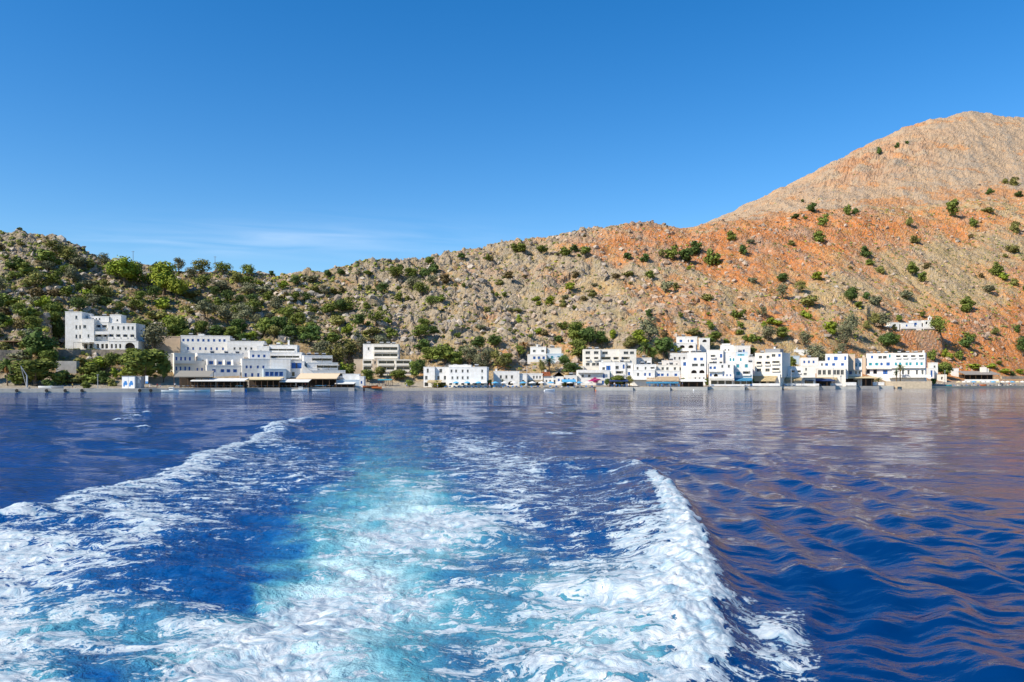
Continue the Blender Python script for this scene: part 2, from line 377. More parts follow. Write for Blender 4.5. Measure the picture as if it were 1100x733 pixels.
# ================================================================ TERRAIN
TB = """
-700 60 380 120 310 200 230 300 250 500 290 900 330
-200 50 385 110 320 190 238 300 258 500 290 900 330
0 45 380 105 320 175 252 260 270 500 300 900 340
30 45 382 105 322 172 259 260 276 500 300 900 340
60 45 384 105 325 172 268 260 285 500 310 900 340
110 45 386 110 335 175 283 260 300 500 320 900 345
150 45 388 115 340 180 291 260 305 500 320 900 345
200 45 386 115 340 180 295 270 305 500 320 900 345
290 45 388 115 345 180 299 280 308 500 320 900 345
350 45 390 115 345 185 298 280 308 500 320 900 345
400 40 394 115 345 195 292 280 303 500 320 900 345
460 35 398 120 345 210 284 290 296 500 315 900 345
520 35 398 125 342 225 273 300 285 500 305 900 345
560 35 399 125 340 235 264 310 276 500 295 900 330
600 35 400 128 335 250 258 320 266 500 290 900 320
640 35 400 130 330 260 248 330 256 500 275 900 300
680 35 400 130 325 270 244 330 250 500 262 900 275
740 40 398 140 320 285 247 330 250 450 250 720 248
770 42 397 145 318 292 244 340 246 470 243 730 238
800 45 396 150 315 300 240 350 240 480 234 740 221
850 45 396 155 310 310 233 350 233 500 217 760 198
900 50 396 160 305 320 228 350 227 505 205 770 173
940 50 396 160 305 325 227 350 225 510 195 780 152
970 50 397 160 305 328 227 350 223 512 187 785 138
1000 50 398 160 305 330 226 350 222 515 182 790 127
1045 50 400 160 305 335 222 355 217 515 178 800 119
1100 50 402 160 305 340 215 360 210 515 180 800 126
1200 50 402 160 308 340 222 360 217 515 190 800 150
1400 50 402 160 320 340 250 360 250 515 240 800 230
1900 50 402 160 330 340 290 360 290 515 300 800 310"""
tb = np.array([[float(v) for v in r.split()] for r in TB.strip().split('\n')])
tp = tb[:, 0]; ts = shore(tp)
offs = [np.full(len(tp), v) for v in (-25., -3., 4., 18.)]; zs = [np.full(len(tp), v) for v in (-4., -.6, 1.3, 1.9)]
for k in range(6):
    o_ = tb[:, 1+2*k]; y_ = tb[:, 2+2*k]
    offs.append(o_); zs.append(CH+(HOR-y_)/F*(ts+o_))
offs.append(np.full(len(tp), 1800.)); zs.append(np.full(len(tp), 20.))
offs = np.array(offs); zs = np.array(zs)            # K x cols
cols = np.concatenate([np.linspace(-700, -60, 70, endpoint=False), np.arange(-60, 1160, 1.1), np.linspace(1160, 1900, 85)])
O = np.array([np.interp(cols, tp, r) for r in offs]); ZZ = np.array([np.interp(cols, tp, r) for r in zs])
nseg = [4, 5, 8, 26, 92, 112, 14, 46, 74, 6]
offr = []; zr = []; rowv = []
for k, n in enumerate(nseg):
    for q in range(n):
        f = q/n; offr.append(O[k]*(1-f)+O[k+1]*f); zr.append(ZZ[k]*(1-f)+ZZ[k+1]*f); rowv.append(k+f)
offr.append(O[-1]); zr.append(ZZ[-1]); rowv.append(len(nseg))
OFF = np.array(offr); TZ = np.array(zr); RV = np.array(rowv)[:, None]+0*OFF
for it in range(2):
    TZ[6:-4] = (TZ[4:-6]+TZ[5:-5]+TZ[6:-4]+TZ[7:-3]+TZ[8:-2])/5
PXT = cols[None, :]+0*OFF
SH = shore(cols)[None, :]
TY = SH+OFF; TX = (PXT-550)/F*TY
# --- masks
seg = RV                                            # 3..4 town, 4..6 hill, 7..9 mountain
hill = sstep(3.6, 4.4, seg)
mount = sstep(6.2, 7.0, seg)*sstep(700, 780, PXT)
rocky = np.interp(PXT, [0, 200, 330, 420, 520, 640, 720, 850, 1000, 1100], [.9, .6, .75, 1.0, 1.0, .9, .7, .58, .62, .58])*(1-mount)*hill
wx = TX+3*fbm(TX, TY, .06, 2, seed=3); wy = TY+3*fbm(TX, TY, .06, 2, seed=4)
big = fbm(wx, wy, .02, 3, seed=1)
w1, id1 = worley(wx, wy*.8, .16, 1); w2, id2 = worley(wx, wy*.8, .38, 2); w3, id3 = worley(wx, wy, .8, 3)
boul = (1-np.clip(w1*1.3, 0, 1))**.7*2.6*(id1 > .35)+(1-np.clip(w2*1.4, 0, 1))**.7*1.5*(id2 > .3)+(1-np.clip(w3*1.4, 0, 1))*.5
rdg = ridged(wx, wy*.7, .05, 4, .5, seed=7)
sel = sstep(-.25, .3, fbm(TX, TY, .03, 3, seed=9)+(rocky-.7)*1.1)
w0, id0 = worley(wx, wy*.8, .075, 5)
crag = (1-np.clip(w0*1.25, 0, 1))**.8*4.6*(id0 > .35)*sstep(-.1, .3, fbm(TX, TY, .02, 2, seed=77)+(rocky-.75))
DZ = hill*(big*6.0*np.clip(1-mount, .3, 1)+rdg*2.6*(1-.5*mount)+crag*(1-mount)*rocky*(1-.75*sstep(5.4, 5.9, seg)))+rocky*sel*boul*.75
DZ += hill*fbm(wx, wy, .25, 4, .55, seed=12)*1.3
# strata cliffs in the orange band under the ridge
strat = np.exp(-((seg-5.72)/.28)**2)*sstep(540, 600, PXT)
DZ += strat*(ridged(TX, TY*2.2, .035, 4, .55, seed=15)*4.2)
lowc = np.exp(-((seg-4.35)/.22)**2)*sstep(930, 970, PXT)
DZ += lowc*ridged(TX, TY*2.4, .05, 3, .5, seed=16)*2.2
# gullies on the mountain run downhill
mg = ridged(PXT*.9+TY*.10, TY*.12, .035, 4, .5, seed=18)
DZ += mount*np.exp(-((PXT-930)/85)**2-((RV-8.35)/.45)**2)*ridged(TX, TY*1.5, .022, 4, .55, seed=85)*14
DZ += mount*mg*3.0+mount*fbm(TX, TY, .05, 5, .6, seed=19)*3.2
# left headland cliff shoulder
cl = np.exp(-((seg-4.55)/.5)**2)*(1-sstep(60, 120, PXT))
DZ += cl*ridged(TX, TY, .045, 4, .55, seed=20)*3.5
# the knoll top at far left
DZ += 2.5*np.exp(-((PXT-22)/14)**2-((seg-5.95)/.12)**2)
DZ += (1-hill)*sstep(2.9, 3.4, seg)*.35*fbm(TX, TY, .15, 3, seed=13)
jag = sstep(5.6, 5.95, seg)*(1-sstep(6.1, 6.4, seg))*(1-sstep(700, 760, PXT))
DZ += jag*np.clip(ridged(TX, TY, .12, 3, .5, seed=23), -.2, 1)*.7
TZ = TZ+DZ
# --- level pads cut into the slope for the houses on it
_ys = HOR-(TZ-CH)/TY*F
PADD = {}
for (pa, pb, yb_, dp_) in ((58, 150, 377, 19), (170, 292, 384, 20), (374, 448, 403, 22), (560, 616, 391, 16), (717, 765, 379.5, 11), (936, 1010, 354.8, 9), (846, 862, 393.5, 10)):
    c0 = int(round(np.interp((pa+pb)/2, cols, np.arange(len(cols)))))
    r0 = int(np.nonzero(_ys[9:, c0] <= yb_)[0][0])+9
    D0 = TY[r0, c0]; zp = CH+(HOR-yb_)/F*D0-.15
    PADD[pa] = D0
    mp_ = sstep(pa-5, pa+1, PXT)*(1-sstep(pb-1, pb+5, PXT))*sstep(D0-5, D0-2, TY)*(1-sstep(D0+dp_, D0+dp_+6, TY))
    TZ = TZ*(1-mp_)+zp*mp_
# --- ground colour
def C(*c): return np.array(c)[None, None, :]
def mixc(a, b, f): return a*(1-f[..., None])+b*f[..., None]
n_a = fbm(TX, TY, .02, 4, seed=30); n_b = fbm(wx, wy, .11, 4, .6, seed=31); n_c = fbm(wx, wy, .5, 3, .6, seed=32)
orange = np.interp(PXT, [0, 300, 420, 560, 660, 740, 860, 950, 1000, 1100], [.05, .12, .24, .26, .34, .56, .62, .48, .5, .66])
YS = HOR-(TZ-CH)/TY*F                               # only to know the height zone
orange = orange+.5*np.exp(-((seg-5.7)/.3)**2)*sstep(540, 620, PXT)*(1-sstep(1020, 1090, PXT))
orange = orange+.6*np.exp(-((seg-4.2)/.35)**2)*sstep(930, 1000, PXT)
orange = orange-.45*np.exp(-((PXT-1060)/70)**2-((seg-5.2)/.5)**2)-.22*np.exp(-((PXT-905)/40)**2-((seg-4.9)/.35)**2)
orange = orange+.42*np.exp(-((PXT-810)/75)**2-((seg-5.45)/.42)**2)+.25*np.exp(-((PXT-690)/45)**2-((seg-5.8)/.2)**2)+.35*np.exp(-((PXT-1090)/70)**2-((seg-4.55)/.5)**2)
orange = np.clip(orange+n_b*.7+n_a*.8, 0, 1)
orange = orange*(1-mount)+mount*np.clip(.16+.55*sstep(.1, .5, n_a+.5*n_b+.4*np.exp(-((seg-7.0)/.5)**2)), 0, .7)
tan_ = C(.46, .33, .17); org = C(.56, .25, .09); red = C(.53, .175, .05); grey = C(.34, .295, .23); mtn = C(.47, .33, .21); brown = C(.23, .16, .08)
c = mixc(tan_+0*TX[..., None], org, sstep(.3, .8, orange))
c = mixc(c, red, sstep(.75, 1.0, orange)*.7*(n_c > -.1))
c = mixc(c, brown, np.clip(sstep(.0, .5, -orange+.55+n_b)*(1-sstep(280, 560, PXT))*.85, 0, 1))
rockm = np.clip(sel*rocky*sstep(.25, 1.0, boul)*1.1+sstep(.15, .6, n_c+n_a)*.4*hill, 0, 1)
c = mixc(c, grey, rockm*(1-mount)*.62)
c = mixc(c, mtn, mount*(1-sstep(.25, .8, orange))*.9)
c = mixc(c, C(.30, .27, .22), mount*sstep(.0, .5, n_c*.6+.5*fbm(wx, wy, .06, 4, seed=81)+.5*mg-.2)*.75)
c = mixc(c, C(.42, .37, .29), (1-sstep(3.0, 3.5, seg))*.9)       # shingle and paving at the water
dry = sstep(.1, .5, fbm(TX, TY, .07, 4, seed=36))*(1-mount)*hill*.35
c = mixc(c, C(.22, .20, .06), dry)
scar = sstep(.12, .38, fbm(TX, TY, .028, 4, .6, seed=83))*sstep(420, 640, PXT)*hill*(1-mount)
c = mixc(c, C(.60, .27, .10), scar*.5)
pk = np.exp(-((PXT-930)/75)**2-((RV-8.35)/.5)**2)*sstep(-.25, .15, fbm(TX, TY, .03, 4, seed=84)); c = mixc(c, C(.47, .23, .11), np.clip(pk, 0, 1)*.8)
c = np.clip(c*(1+.22*n_c[..., None]), .01, .9)
gm = bpy.data.materials.new('hill_ground'); gm.use_nodes = True
t = gm.node_tree; b = t.nodes['Principled BSDF']; b.inputs['Roughness'].default_value = .95; b.inputs['Specular IOR Level'].default_value = .1
ac = N(t, 'ShaderNodeAttribute', attribute_name='ground'); tc = N(t, 'ShaderNodeTexCoord')
nn = N(t, 'ShaderNodeTexNoise'); nn.inputs['Scale'].default_value = .9; nn.inputs['Detail'].default_value = 6; nn.inputs['Roughness'].default_value = .7
t.links.new(tc.outputs['Object'], nn.inputs['Vector'])
vo = N(t, 'ShaderNodeTexVoronoi'); vo.inputs['Scale'].default_value = .55; t.links.new(tc.outputs['Object'], vo.inputs['Vector'])
vc = N(t, 'ShaderNodeTexVoronoi'); vc.inputs['Scale'].default_value = .75; t.links.new(tc.outputs['Object'], vc.inputs['Vector'])
sp_ = N(t, 'ShaderNodeSeparateColor'); t.links.new(vc.outputs['Color'], sp_.inputs[0])
stn = M(t, 'MULTIPLY', M(t, 'GREATER_THAN', sp_.outputs[0], .62), M(t, 'LESS_THAN', vc.outputs['Distance'], .5))
hsn = N(t, 'ShaderNodeHueSaturation'); t.links.new(ac.outputs['Color'], hsn.inputs['Color'])
t.links.new(M(t, 'MULTIPLY_ADD', nn.outputs[0], 1.5, .25), hsn.inputs['Value'])
mxs = N(t, 'ShaderNodeMix', data_type='RGBA'); t.links.new(M(t, 'MULTIPLY', stn, .55), mxs.inputs['Factor']); t.links.new(hsn.outputs[0], mxs.inputs['A']); mxs.inputs['B'].default_value = (.36, .32, .27, 1)
t.links.new(mxs.outputs['Result'], b.inputs['Base Color'])
bp = N(t, 'ShaderNodeBump'); bp.inputs['Strength'].default_value = 1; bp.inputs['Distance'].default_value = 1.3
t.links.new(M(t, 'ADD', nn.outputs[0], M(t, 'MULTIPLY', vo.outputs['Distance'], -.35)), bp.inputs['Height']); t.links.new(bp.outputs[0], b.inputs['Normal'])
me = mesh_np('hills', np.stack([TX, TY, TZ], -1).reshape(-1, 3), grid_quads(*TX.shape), gm, smooth=False)
ca = me.color_attributes.new('ground', 'FLOAT_COLOR', 'POINT')
ca.data.foreach_set('color', np.concatenate([c, np.ones_like(c[..., :1])], -1).astype(np.float32).ravel())
hills = link('hills', me); tag(hills, 'bare rocky hills and orange mountainside rising behind the village', 'hills', kind='structure')
# --- lookups
ncol = len(cols)
def ground(px, Dd):
    ci = np.interp(px, cols, np.arange(ncol)); c0 = int(min(ci, ncol-2)); fc = ci-c0
    z0 = np.interp(Dd, TY[:, c0], TZ[:, c0]); z1 = np.interp(Dd, TY[:, c0+1], TZ[:, c0+1])
    return z0*(1-fc)+z1*fc
def ground_xy(x, y): return float(ground(550+F*x/y, y))
YSC = HOR-(TZ-CH)/TY*F
def hit(px, py, lo=9, maxseg=99):
    c0 = int(round(np.interp(px, cols, np.arange(ncol))))
    col = YSC[lo:, c0]; m = np.nonzero((col <= py) & (RV[lo:, c0] < maxseg))[0]
    if len(m) == 0:
        r = int(np.argmin(np.where(RV[lo:, c0] < maxseg, col, 9999)))+lo
    else: r = m[0]+lo
    Dd = float(TY[r, c0]); return ((px-550)/F*Dd, Dd, float(TZ[r, c0]))
# ================================================================ BUILDINGS
white = mat('white_plaster', (.82, .81, .79), .85, .10, .9, .12, 2.5, second=(.66, .63, .57), rand=.05)
cream = mat('cream_plaster', (.78, .73, .64), .85, .12, .6, .12, 2.5, rand=.05)
tanp = mat('tan_plaster', (.62, .49, .36), .9, .15, .6, .15, 2.5)
paleblue = mat('pale_blue_plaster', (.50, .60, .68), .85, .1, .6)
glass = mat('window_glass', (.025, .03, .04), .12, spec=.6)
wood = mat('brown_wood', (.16, .09, .05), .8, .3, 3.0)
blue = mat('blue_painted_wood', (.03, .13, .42), .6, .15, 3.0)
teal = mat('turquoise_painted_wood', (.05, .34, .42), .6, .15, 3.0)
greyw = mat('grey_metal', (.35, .36, .37), .5, .1, 2.0, spec=.5)
concrete = mat('concrete', (.42, .40, .37), .9, .3, .7, .3, 3.0)
stonew = mat('stone_wall', (.32, .27, .21), .95, .45, 1.2, .8, 2.0, second=(.16, .14, .12))
sandst = mat('sandstone', (.60, .49, .35), .95, .3, 1.0, .5, 2.0)
tile = mat('terracotta_tiles', (.52, .17, .07), .85, .35, 2.0, .5, 6.0)
slate = mat('grey_tiles', (.30, .31, .33), .8, .3, 2.0, .4, 6.0)
cloth_w = mat('white_canvas', (.78, .76, .70), .9, .08, 1.0)
cloth_c = mat('cream_canvas', (.72, .58, .34), .9, .12, 1.0)
cloth_o = mat('orange_canvas', (.74, .57, .38), .9, .12, 1.0)
cloth_b = mat('blue_canvas', (.10, .38, .62), .9, .12, 1.0)
cloth_d = mat('dark_blue_canvas', (.03, .06, .16), .9, .12, 1.0)
cloth_m = mat('magenta_flowers', (.42, .03, .15), .9, .4, 4.0)
darkin = mat('interior_shade_and_bell', (.06, .045, .035), .9, .3, 2.0)  # shade under roofs and inside arches put into the colour; also the bell
thatch = mat('grey_thatch', (.30, .27, .24), .95, .3, 2.0, .5, 6.0)
redp = mat('orange_boat_paint', (.62, .17, .05), .5)
bluep = mat('blue_boat_paint', (.05, .22, .55), .5)
whitep = mat('white_boat_paint', (.78, .78, .76), .4, spec=.5)
rubber = mat('black_rubber', (.02, .02, .02), .8)
def bm_box(bm, x0, x1, y0, y1, z0, z1):
    vs = [bm.verts.new(p) for p in ((x0, y0, z0), (x1, y0, z0), (x1, y1, z0), (x0, y1, z0), (x0, y0, z1), (x1, y0, z1), (x1, y1, z1), (x0, y1, z1))]
    for f in ((0, 3, 2, 1), (4, 5, 6, 7), (0, 1, 5, 4), (1, 2, 6, 5), (2, 3, 7, 6), (3, 0, 4, 7)):
        bm.faces.new([vs[i] for i in f])
def bm_quad(bm, *ps): bm.faces.new([bm.verts.new(p) for p in ps])
def bm_cyl(bm, a, b, r0, r1=None, n=8):
    a = Vector(a); b = Vector(b); r1 = r0 if r1 is None else r1
    d = (b-a).normalized(); t_ = Vector((0, 0, 1)) if abs(d.z) < .9 else Vector((1, 0, 0))
    u_ = d.cross(t_).normalized(); v_ = d.cross(u_)
    A = [bm.verts.new(a+(u_*math.cos(k*2*math.pi/n)+v_*math.sin(k*2*math.pi/n))*r0) for k in range(n)]
    B = [bm.verts.new(b+(u_*math.cos(k*2*math.pi/n)+v_*math.sin(k*2*math.pi/n))*r1) for k in range(n)]
    for k in range(n): bm.faces.new((A[k], A[(k+1) % n], B[(k+1) % n], B[k]))
    bm.faces.new(A[::-1]); bm.faces.new(B)
def fin(bm, name, m, parent=None, smooth=False, bevel=0):
    bmesh.ops.recalc_face_normals(bm, faces=bm.faces)
    me = bpy.data.meshes.new(name); bm.to_mesh(me); bm.free()
    if m: me.materials.append(m)
    if smooth:
        for p in me.polygons: p.use_smooth = True
    return link(name, me, parent)
def empty(name, loc, rz=0):
    o = bpy.data.objects.new(name, None); COL.objects.link(o); o.location = loc; o.rotation_euler = (0, 0, rz); o.empty_display_size = .5
    return o
def copy_tree(o, parent=None):
    c_ = o.copy(); COL.objects.link(c_); c_.parent = parent
    for ch in list(o.children): copy_tree(ch, c_)
    return c_
footprints = []
class Bld:
    def __init__(s, name, label, cat, pxl, yb, yaw=0, D=None, dD=0, mt=None, group=None):
        if D is None: D = hit(pxl, yb, maxseg=5.2)[1]
        if yaw < -8 and yb > 402: dD += -yaw*.17
        if yb < 395: yaw *= .35
        D += dD
        s.D = D; s.yaw = R(yaw); s.pxl = pxl; s.yb = yb
        s.x0 = (pxl-550)/F*D; s.y0 = D; s.s = D/F
        s.z0 = CH+(HOR-yb)/F*D
        s.root = empty(name, (s.x0, s.y0, s.z0), s.yaw); tag(s.root, label, cat, group)
        s.mt = mt or white
    def u(s, px, v=0):                     # along the front at inset v
        k = (px-550)/F; ca, sa = math.cos(s.yaw), math.sin(s.yaw)
        X0 = s.x0-v*sa; Y0 = s.y0+v*ca
        return (k*Y0-X0)/(ca-k*sa)
    def z(s, py): return (s.yb-py)*s.s
    def block(s, px0, px1, yt, yb, v=0, depth=8, ops=(), mt=None, found=4.0, parapet=.28, name='wall', balc=None):
        """ops: (px_center, y_center, w_px, h_px, kind) kinds: w white-framed, b blue, t teal, d door, a arch, l loggia, L dark glazed loggia, n dark opening"""
        mt = mt or s.mt
        a, b_ = s.u(px0, v), s.u(px1, v); z1 = s.z(yt); zb = s.z(yb); z0 = zb-found
        rect = []
        for (pc, yc, wp, hp, kd) in ops:
            uc = s.u(pc, v); sc = s.s; wd = abs(s.u(pc+wp/2, v)-s.u(pc-wp/2, v))/2
            r = [max(a+.15, uc-wd), min(b_-.15, uc+wd), max(zb+.02, s.z(yc)-hp/2*sc), min(z1-.2, s.z(yc)+hp/2*sc), kd]
            if r[1]-r[0] > .2 and r[3]-r[2] > .2: rect.append(r)
        good = []
        for r in rect:                     # keep openings apart
            if all(r[0] >= g[1]+.05 or r[1] <= g[0]-.05 or r[2] >= g[3]+.05 or r[3] <= g[2]-.05 for g in good): good.append(r)
        rect = good
        us = sorted(set([a, b_]+[r[0] for r in rect]+[r[1] for r in rect])); zz = sorted(set([z0, z1]+[r[2] for r in rect]+[r[3] for r in rect]))
        bm = bmesh.new()
        for i in range(len(us)-1):
            for j in range(len(zz)-1):
                cu, cz = (us[i]+us[i+1])/2, (zz[j]+zz[j+1])/2
                if any(r[0] < cu < r[1] and r[2] < cz < r[3] for r in rect): continue
                bm_quad(bm, (us[i], v, zz[j]), (us[i+1], v, zz[j]), (us[i+1], v, zz[j+1]), (us[i], v, zz[j+1]))
        bm_quad(bm, (a, v+depth, z0), (b_, v+depth, z0), (b_, v+depth, z1), (a, v+depth, z1))
        bm_quad(bm, (a, v, z0), (a, v+depth, z0), (a, v+depth, z1), (a, v, z1))
        bm_quad(bm, (b_, v, z0), (b_, v+depth, z0), (b_, v+depth, z1), (b_, v, z1))
        bm_quad(bm, (a, v, z1), (b_, v, z1), (b_, v+depth, z1), (a, v+depth, z1))
        for r in rect:
            dp = 1.5 if r[4] in 'lL' else (1.2 if r[4] in 'an' else .28)
            dp = min(dp, depth-.3)
            r.append(dp)
            q = [(r[0], r[2]), (r[1], r[2]), (r[1], r[3]), (r[0], r[3])]
            for k in range(4):
                p_, n_ = q[k], q[(k+1) % 4]
                bm_quad(bm, (p_[0], v, p_[1]), (n_[0], v, n_[1]), (n_[0], v+dp, n_[1]), (p_[0], v+dp, p_[1]))
            if r[4] in 'lL':
                bm_quad(bm, *[(x_, v+dp, z_) for x_, z_ in q])
            if r[4] == 'a':                # arch spandrels
                rad = min((r[1]-r[0])/2, (r[3]-r[2])*.8); cu = (r[0]+r[1])/2
                for sg in (-1, 1):
                    pts = [(cu+sg*(r[1]-r[0])/2, v+.004, r[3]), (cu, v+.004, r[3])]
                    for q_ in range(0, 7):
                        an = R(90-q_*15); pts.append((cu+sg*math.cos(an)*(r[1]-r[0])/2, v+.004, r[3]-rad+math.sin(an)*rad*.97))
                    bm.faces.new([bm.verts.new(p_) for p_ in (pts if sg > 0 else pts[::-1])])
        wall = fin(bm, name, mt, s.root)
        for r in rect:
            kd = r[4]; dp = r[5]; W_ = r[1]-r[0]; H_ = r[3]-r[2]
            if kd in 'wbtd':
                fmt = {'w': greyw, 'b': blue, 't': teal, 'd': wood}[kd]
                f = bmesh.new(); tf = min(.09, W_*.15); yq = v+dp-.08
                bm_box(f, r[0], r[0]+tf, yq, yq+.07, r[2], r[3]); bm_box(f, r[1]-tf, r[1], yq, yq+.07, r[2], r[3])
                bm_box(f, r[0]+tf, r[1]-tf, yq, yq+.07, r[3]-tf, r[3]); bm_box(f, r[0]+tf, r[1]-tf, yq, yq+.07, r[2], r[2]+tf)
                bm_box(f, (r[0]+r[1])/2-.03, (r[0]+r[1])/2+.03, yq, yq+.07, r[2]+tf, r[3]-tf)
                fo = fin(f, 'door' if kd == 'd' else 'window', fmt, s.root)
                g = bmesh.new(); bm_box(g, r[0]+.01, r[1]-.01, yq+.072, yq+.10, r[2]+.01, r[3]-.01); fin(g, 'pane', glass, fo)
                if kd in 'bt' and W_ > .5:
                    sh_ = bmesh.new(); sw = W_*.42
                    bm_box(sh_, r[0]+.02, r[0]+sw, v+.10, v+.15, r[2]+.03, r[3]-.03)
                    bm_box(sh_, r[1]-sw, r[1]-.02, v+.10, v+.15, r[2]+.03, r[3]-.03)
                    fin(sh_, 'shutter', fmt, fo)
                elif kd == 'w' and W_ > .6:
                    sl = bmesh.new(); bm_box(sl, r[0]-.1, r[1]+.1, v-.08, v-.003, r[2]-.1, r[2]-.01); fin(sl, 'sill', mt, fo)
            elif kd in 'an':
                g = bmesh.new(); bm_box(g, r[0]+.01, r[1]-.01, v+dp-.03, v+dp-.005, r[2]+.01, r[3]-.01); fin(g, 'doorway', glass if kd == 'n' else darkin, s.root)
            else:
                # doors in the back of the loggia and a parapet in front
                n_d = max(1, int(W_/2.6)); pw = W_/n_d
                for q_ in range(n_d):
                    g = bmesh.new(); c0 = r[0]+pw*(q_+.5); hw = pw*(.46 if kd == 'L' else .27)
                    bm_box(g, c0-hw, c0+hw, v+dp-.06, v+dp-.01, r[2]+.02, r[2]+min(2.2, H_*.92)); dd = fin(g, 'balcony_door', glass, s.root)
                    if kd == 'l':
                        g = bmesh.new(); bm_box(g, c0-hw-.35, c0-hw-.01, v+dp-.10, v+dp-.05, r[2]+.02, r[2]+min(2.2, H_*.92)); fin(g, 'shutter', blue, dd)
                g = bmesh.new(); ph = min(.95, H_*.38)
                bm_box(g, r[0]-.1, r[1]+.1, v-.55, v-.40, r[2]-.15, r[2]+ph)
                bm_box(g, r[0]-.1, r[1]+.1, v-.40, v-.004, r[2]-.15, r[2]-.02)
                bm_box(g, r[0]-.1, r[0]+.02, v-.40, v-.004, r[2]-.02, r[2]+ph); bm_box(g, r[1]-.02, r[1]+.1, v-.40, v-.004, r[2]-.02, r[2]+ph)
                fin(g, 'balcony', mt, s.root)
        if parapet:
            pb = bmesh.new(); e_ = .06; t_ = .2
            bm_box(pb, a-e_, b_+e_, v-e_, v+t_, z1+.003, z1+parapet); bm_box(pb, a-e_, b_+e_, v+depth-t_, v+depth+e_, z1+.003, z1+parapet)
            bm_box(pb, a-e_, a+t_, v+t_, v+depth-t_, z1+.003, z1+parapet); bm_box(pb, b_-t_, b_+e_, v+t_, v+depth-t_, z1+.003, z1+parapet)
            fin(pb, 'parapet', mt, s.root)
        ca, sa = math.cos(s.yaw), math.sin(s.yaw)
        footprints.append((s.x0+(a+b_)/2*ca-(v+depth/2)*sa, s.y0+(a+b_)/2*sa+(v+depth/2)*ca, max(b_-a, depth)/2+1.0))
        return (a, b_, z1, v, depth)
    def tank(s, px, y, v=3, m=None):
        uc = s.u(px, v); z_ = s.z(y); bm = bmesh.new()
        for q in (-.45, .45):
            bm_box(bm, uc+q-.04, uc+q+.04, v-.2, v-.12, z_, z_+.8); bm_box(bm, uc+q-.04, uc+q+.04, v+.5, v+.58, z_, z_+.8)
        bm_box(bm, uc-.5, uc+.5, v-.2, v+.58, z_+.8, z_+.86)
        fr = fin(bm, 'solar_heater', greyw, s.root)
        bm = bmesh.new(); bm_cyl(bm, (uc-.75, v+.2, z_+1.05), (uc+.75, v+.2, z_+1.05), .28, n=10); fin(bm, 'tank', m or greyw, fr)
        bm = bmesh.new(); bm_quad(bm, (uc-.7, v-1.1, z_+.05), (uc+.7, v-1.1, z_+.05), (uc+.7, v-.05, z_+.9), (uc-.7, v-.05, z_+.9)); bmesh.ops.solidify(bm, geom=bm.faces[:], thickness=.08)
        fin(bm, 'panel', glass, fr)
    def chimney(s, px, y, v=3, h=1.5):
        uc = s.u(px, v); z_ = s.z(y); bm = bmesh.new()
        bm_box(bm, uc-.35, uc+.35, v, v+.7, z_+.003, z_+h); bm_box(bm, uc-.45, uc+.45, v-.1, v+.8, z_+h+.003, z_+h+.18)
        fin(bm, 'chimney', s.mt, s.root)
    def awning(s, px0, px1, yt, yb, proj=3, m=None, v=0):
        a, b_ = s.u(px0, v), s.u(px1, v); zt, zb_ = s.z(yt), s.z(yb); bm = bmesh.new()
        n = max(2, int((b_-a)/1.2))
        for i in range(n):
            x0, x1 = a+(b_-a)*i/n, a+(b_-a)*(i+1)/n
            bm_quad(bm, (x0, v-.01, zt), (x1, v-.01, zt), (x1, v-proj, zb_+.35), (x0, v-proj, zb_+.35)); bm_quad(bm, (x0, v-proj, zb_+.35), (x1, v-proj, zb_+.35), (x1, v-proj-.03, zb_), (x0, v-proj-.03, zb_))
        bmesh.ops.solidify(bm, geom=bm.faces[:], thickness=.03)
        aw = fin(bm, 'awning', m or cloth_w, s.root)
        for i in range(0, n+1, 3):
            bm = bmesh.new(); x0 = a+(b_-a)*i/n; bm_cyl(bm, (x0, v-proj+.05, min(-1.0, zb_-2)), (x0, v-proj+.05, zb_+.3), .05, n=6)
            fin(bm, 'post', wood, aw)
    def deck(s, px0, px1, y, v0=-2.2, v1=0, thick=.25, rail=True, m=None, name='terrace'):
        a, b_ = s.u(px0, v0), s.u(px1, v0); z_ = s.z(y); bm = bmesh.new()
        bm_box(bm, a, b_, v0, v1-.004, z_-thick, z_)
        if rail:
            bm_box(bm, a, b_, v0, v0+.12, z_+.003, z_+.9)
        fin(bm, name, m or s.mt, s.root)
def rowo(xs, y, w, h, k): return [(x, y, w, h, k) for x in xs]
# ---- left headland hotel
b = Bld('hotel', 'large stepped white hotel on the left hillside with an arched ground floor', 'hotel', 70, 375, 22, D=PADD[58])
b.block(70, 88, 335.5, 375, 0, 12, rowo((82,), 341, 2.2, 3.6, 'w')+rowo((82, 86), 351.5, 2, 4, 'w')+rowo((82, 86), 361.5, 2, 4, 'w'))
b.block(88, 101, 343.5, 375, -.8, 12, rowo((91,), 351, 3.2, 3.2, 'w')+rowo((95,), 361, 2, 3.6, 'w')+rowo((92, 98), 372, 4, 5, 'n'))
b.block(101, 116, 346, 367.5, 1.5, 11, [(105.5, 351, 5, 4.6, 'l'), (112, 351, 5.4, 4.6, 'l')]+[(106.5, 361, 5, 4.5, 'l'), (113, 361, 3, 4.5, 'l')], found=0)
b.block(101, 117, 367.5, 375, -1.5, 13, rowo((105, 110, 114.5), 372, 3, 5, 'n'))
b.block(116, 146, 347.5, 367, 0, 11, rowo((121, 127, 133, 138, 142.5), 352, 2.2, 3.6, 'w')+[(119.5, 361.2, 5, 4.6, 'l'), (127, 361.2, 5, 4.6, 'l'), (134.5, 361.2, 5, 4.6, 'l'), (142, 361.2, 4.6, 4.6, 'l')], found=0)
b.block(117, 148.5, 367, 375, -2.6, 14, rowo((120, 124.5, 129), 372, 2.2, 4.6, 'n')+[(139.5, 371.3, 11, 6.6, 'a')])
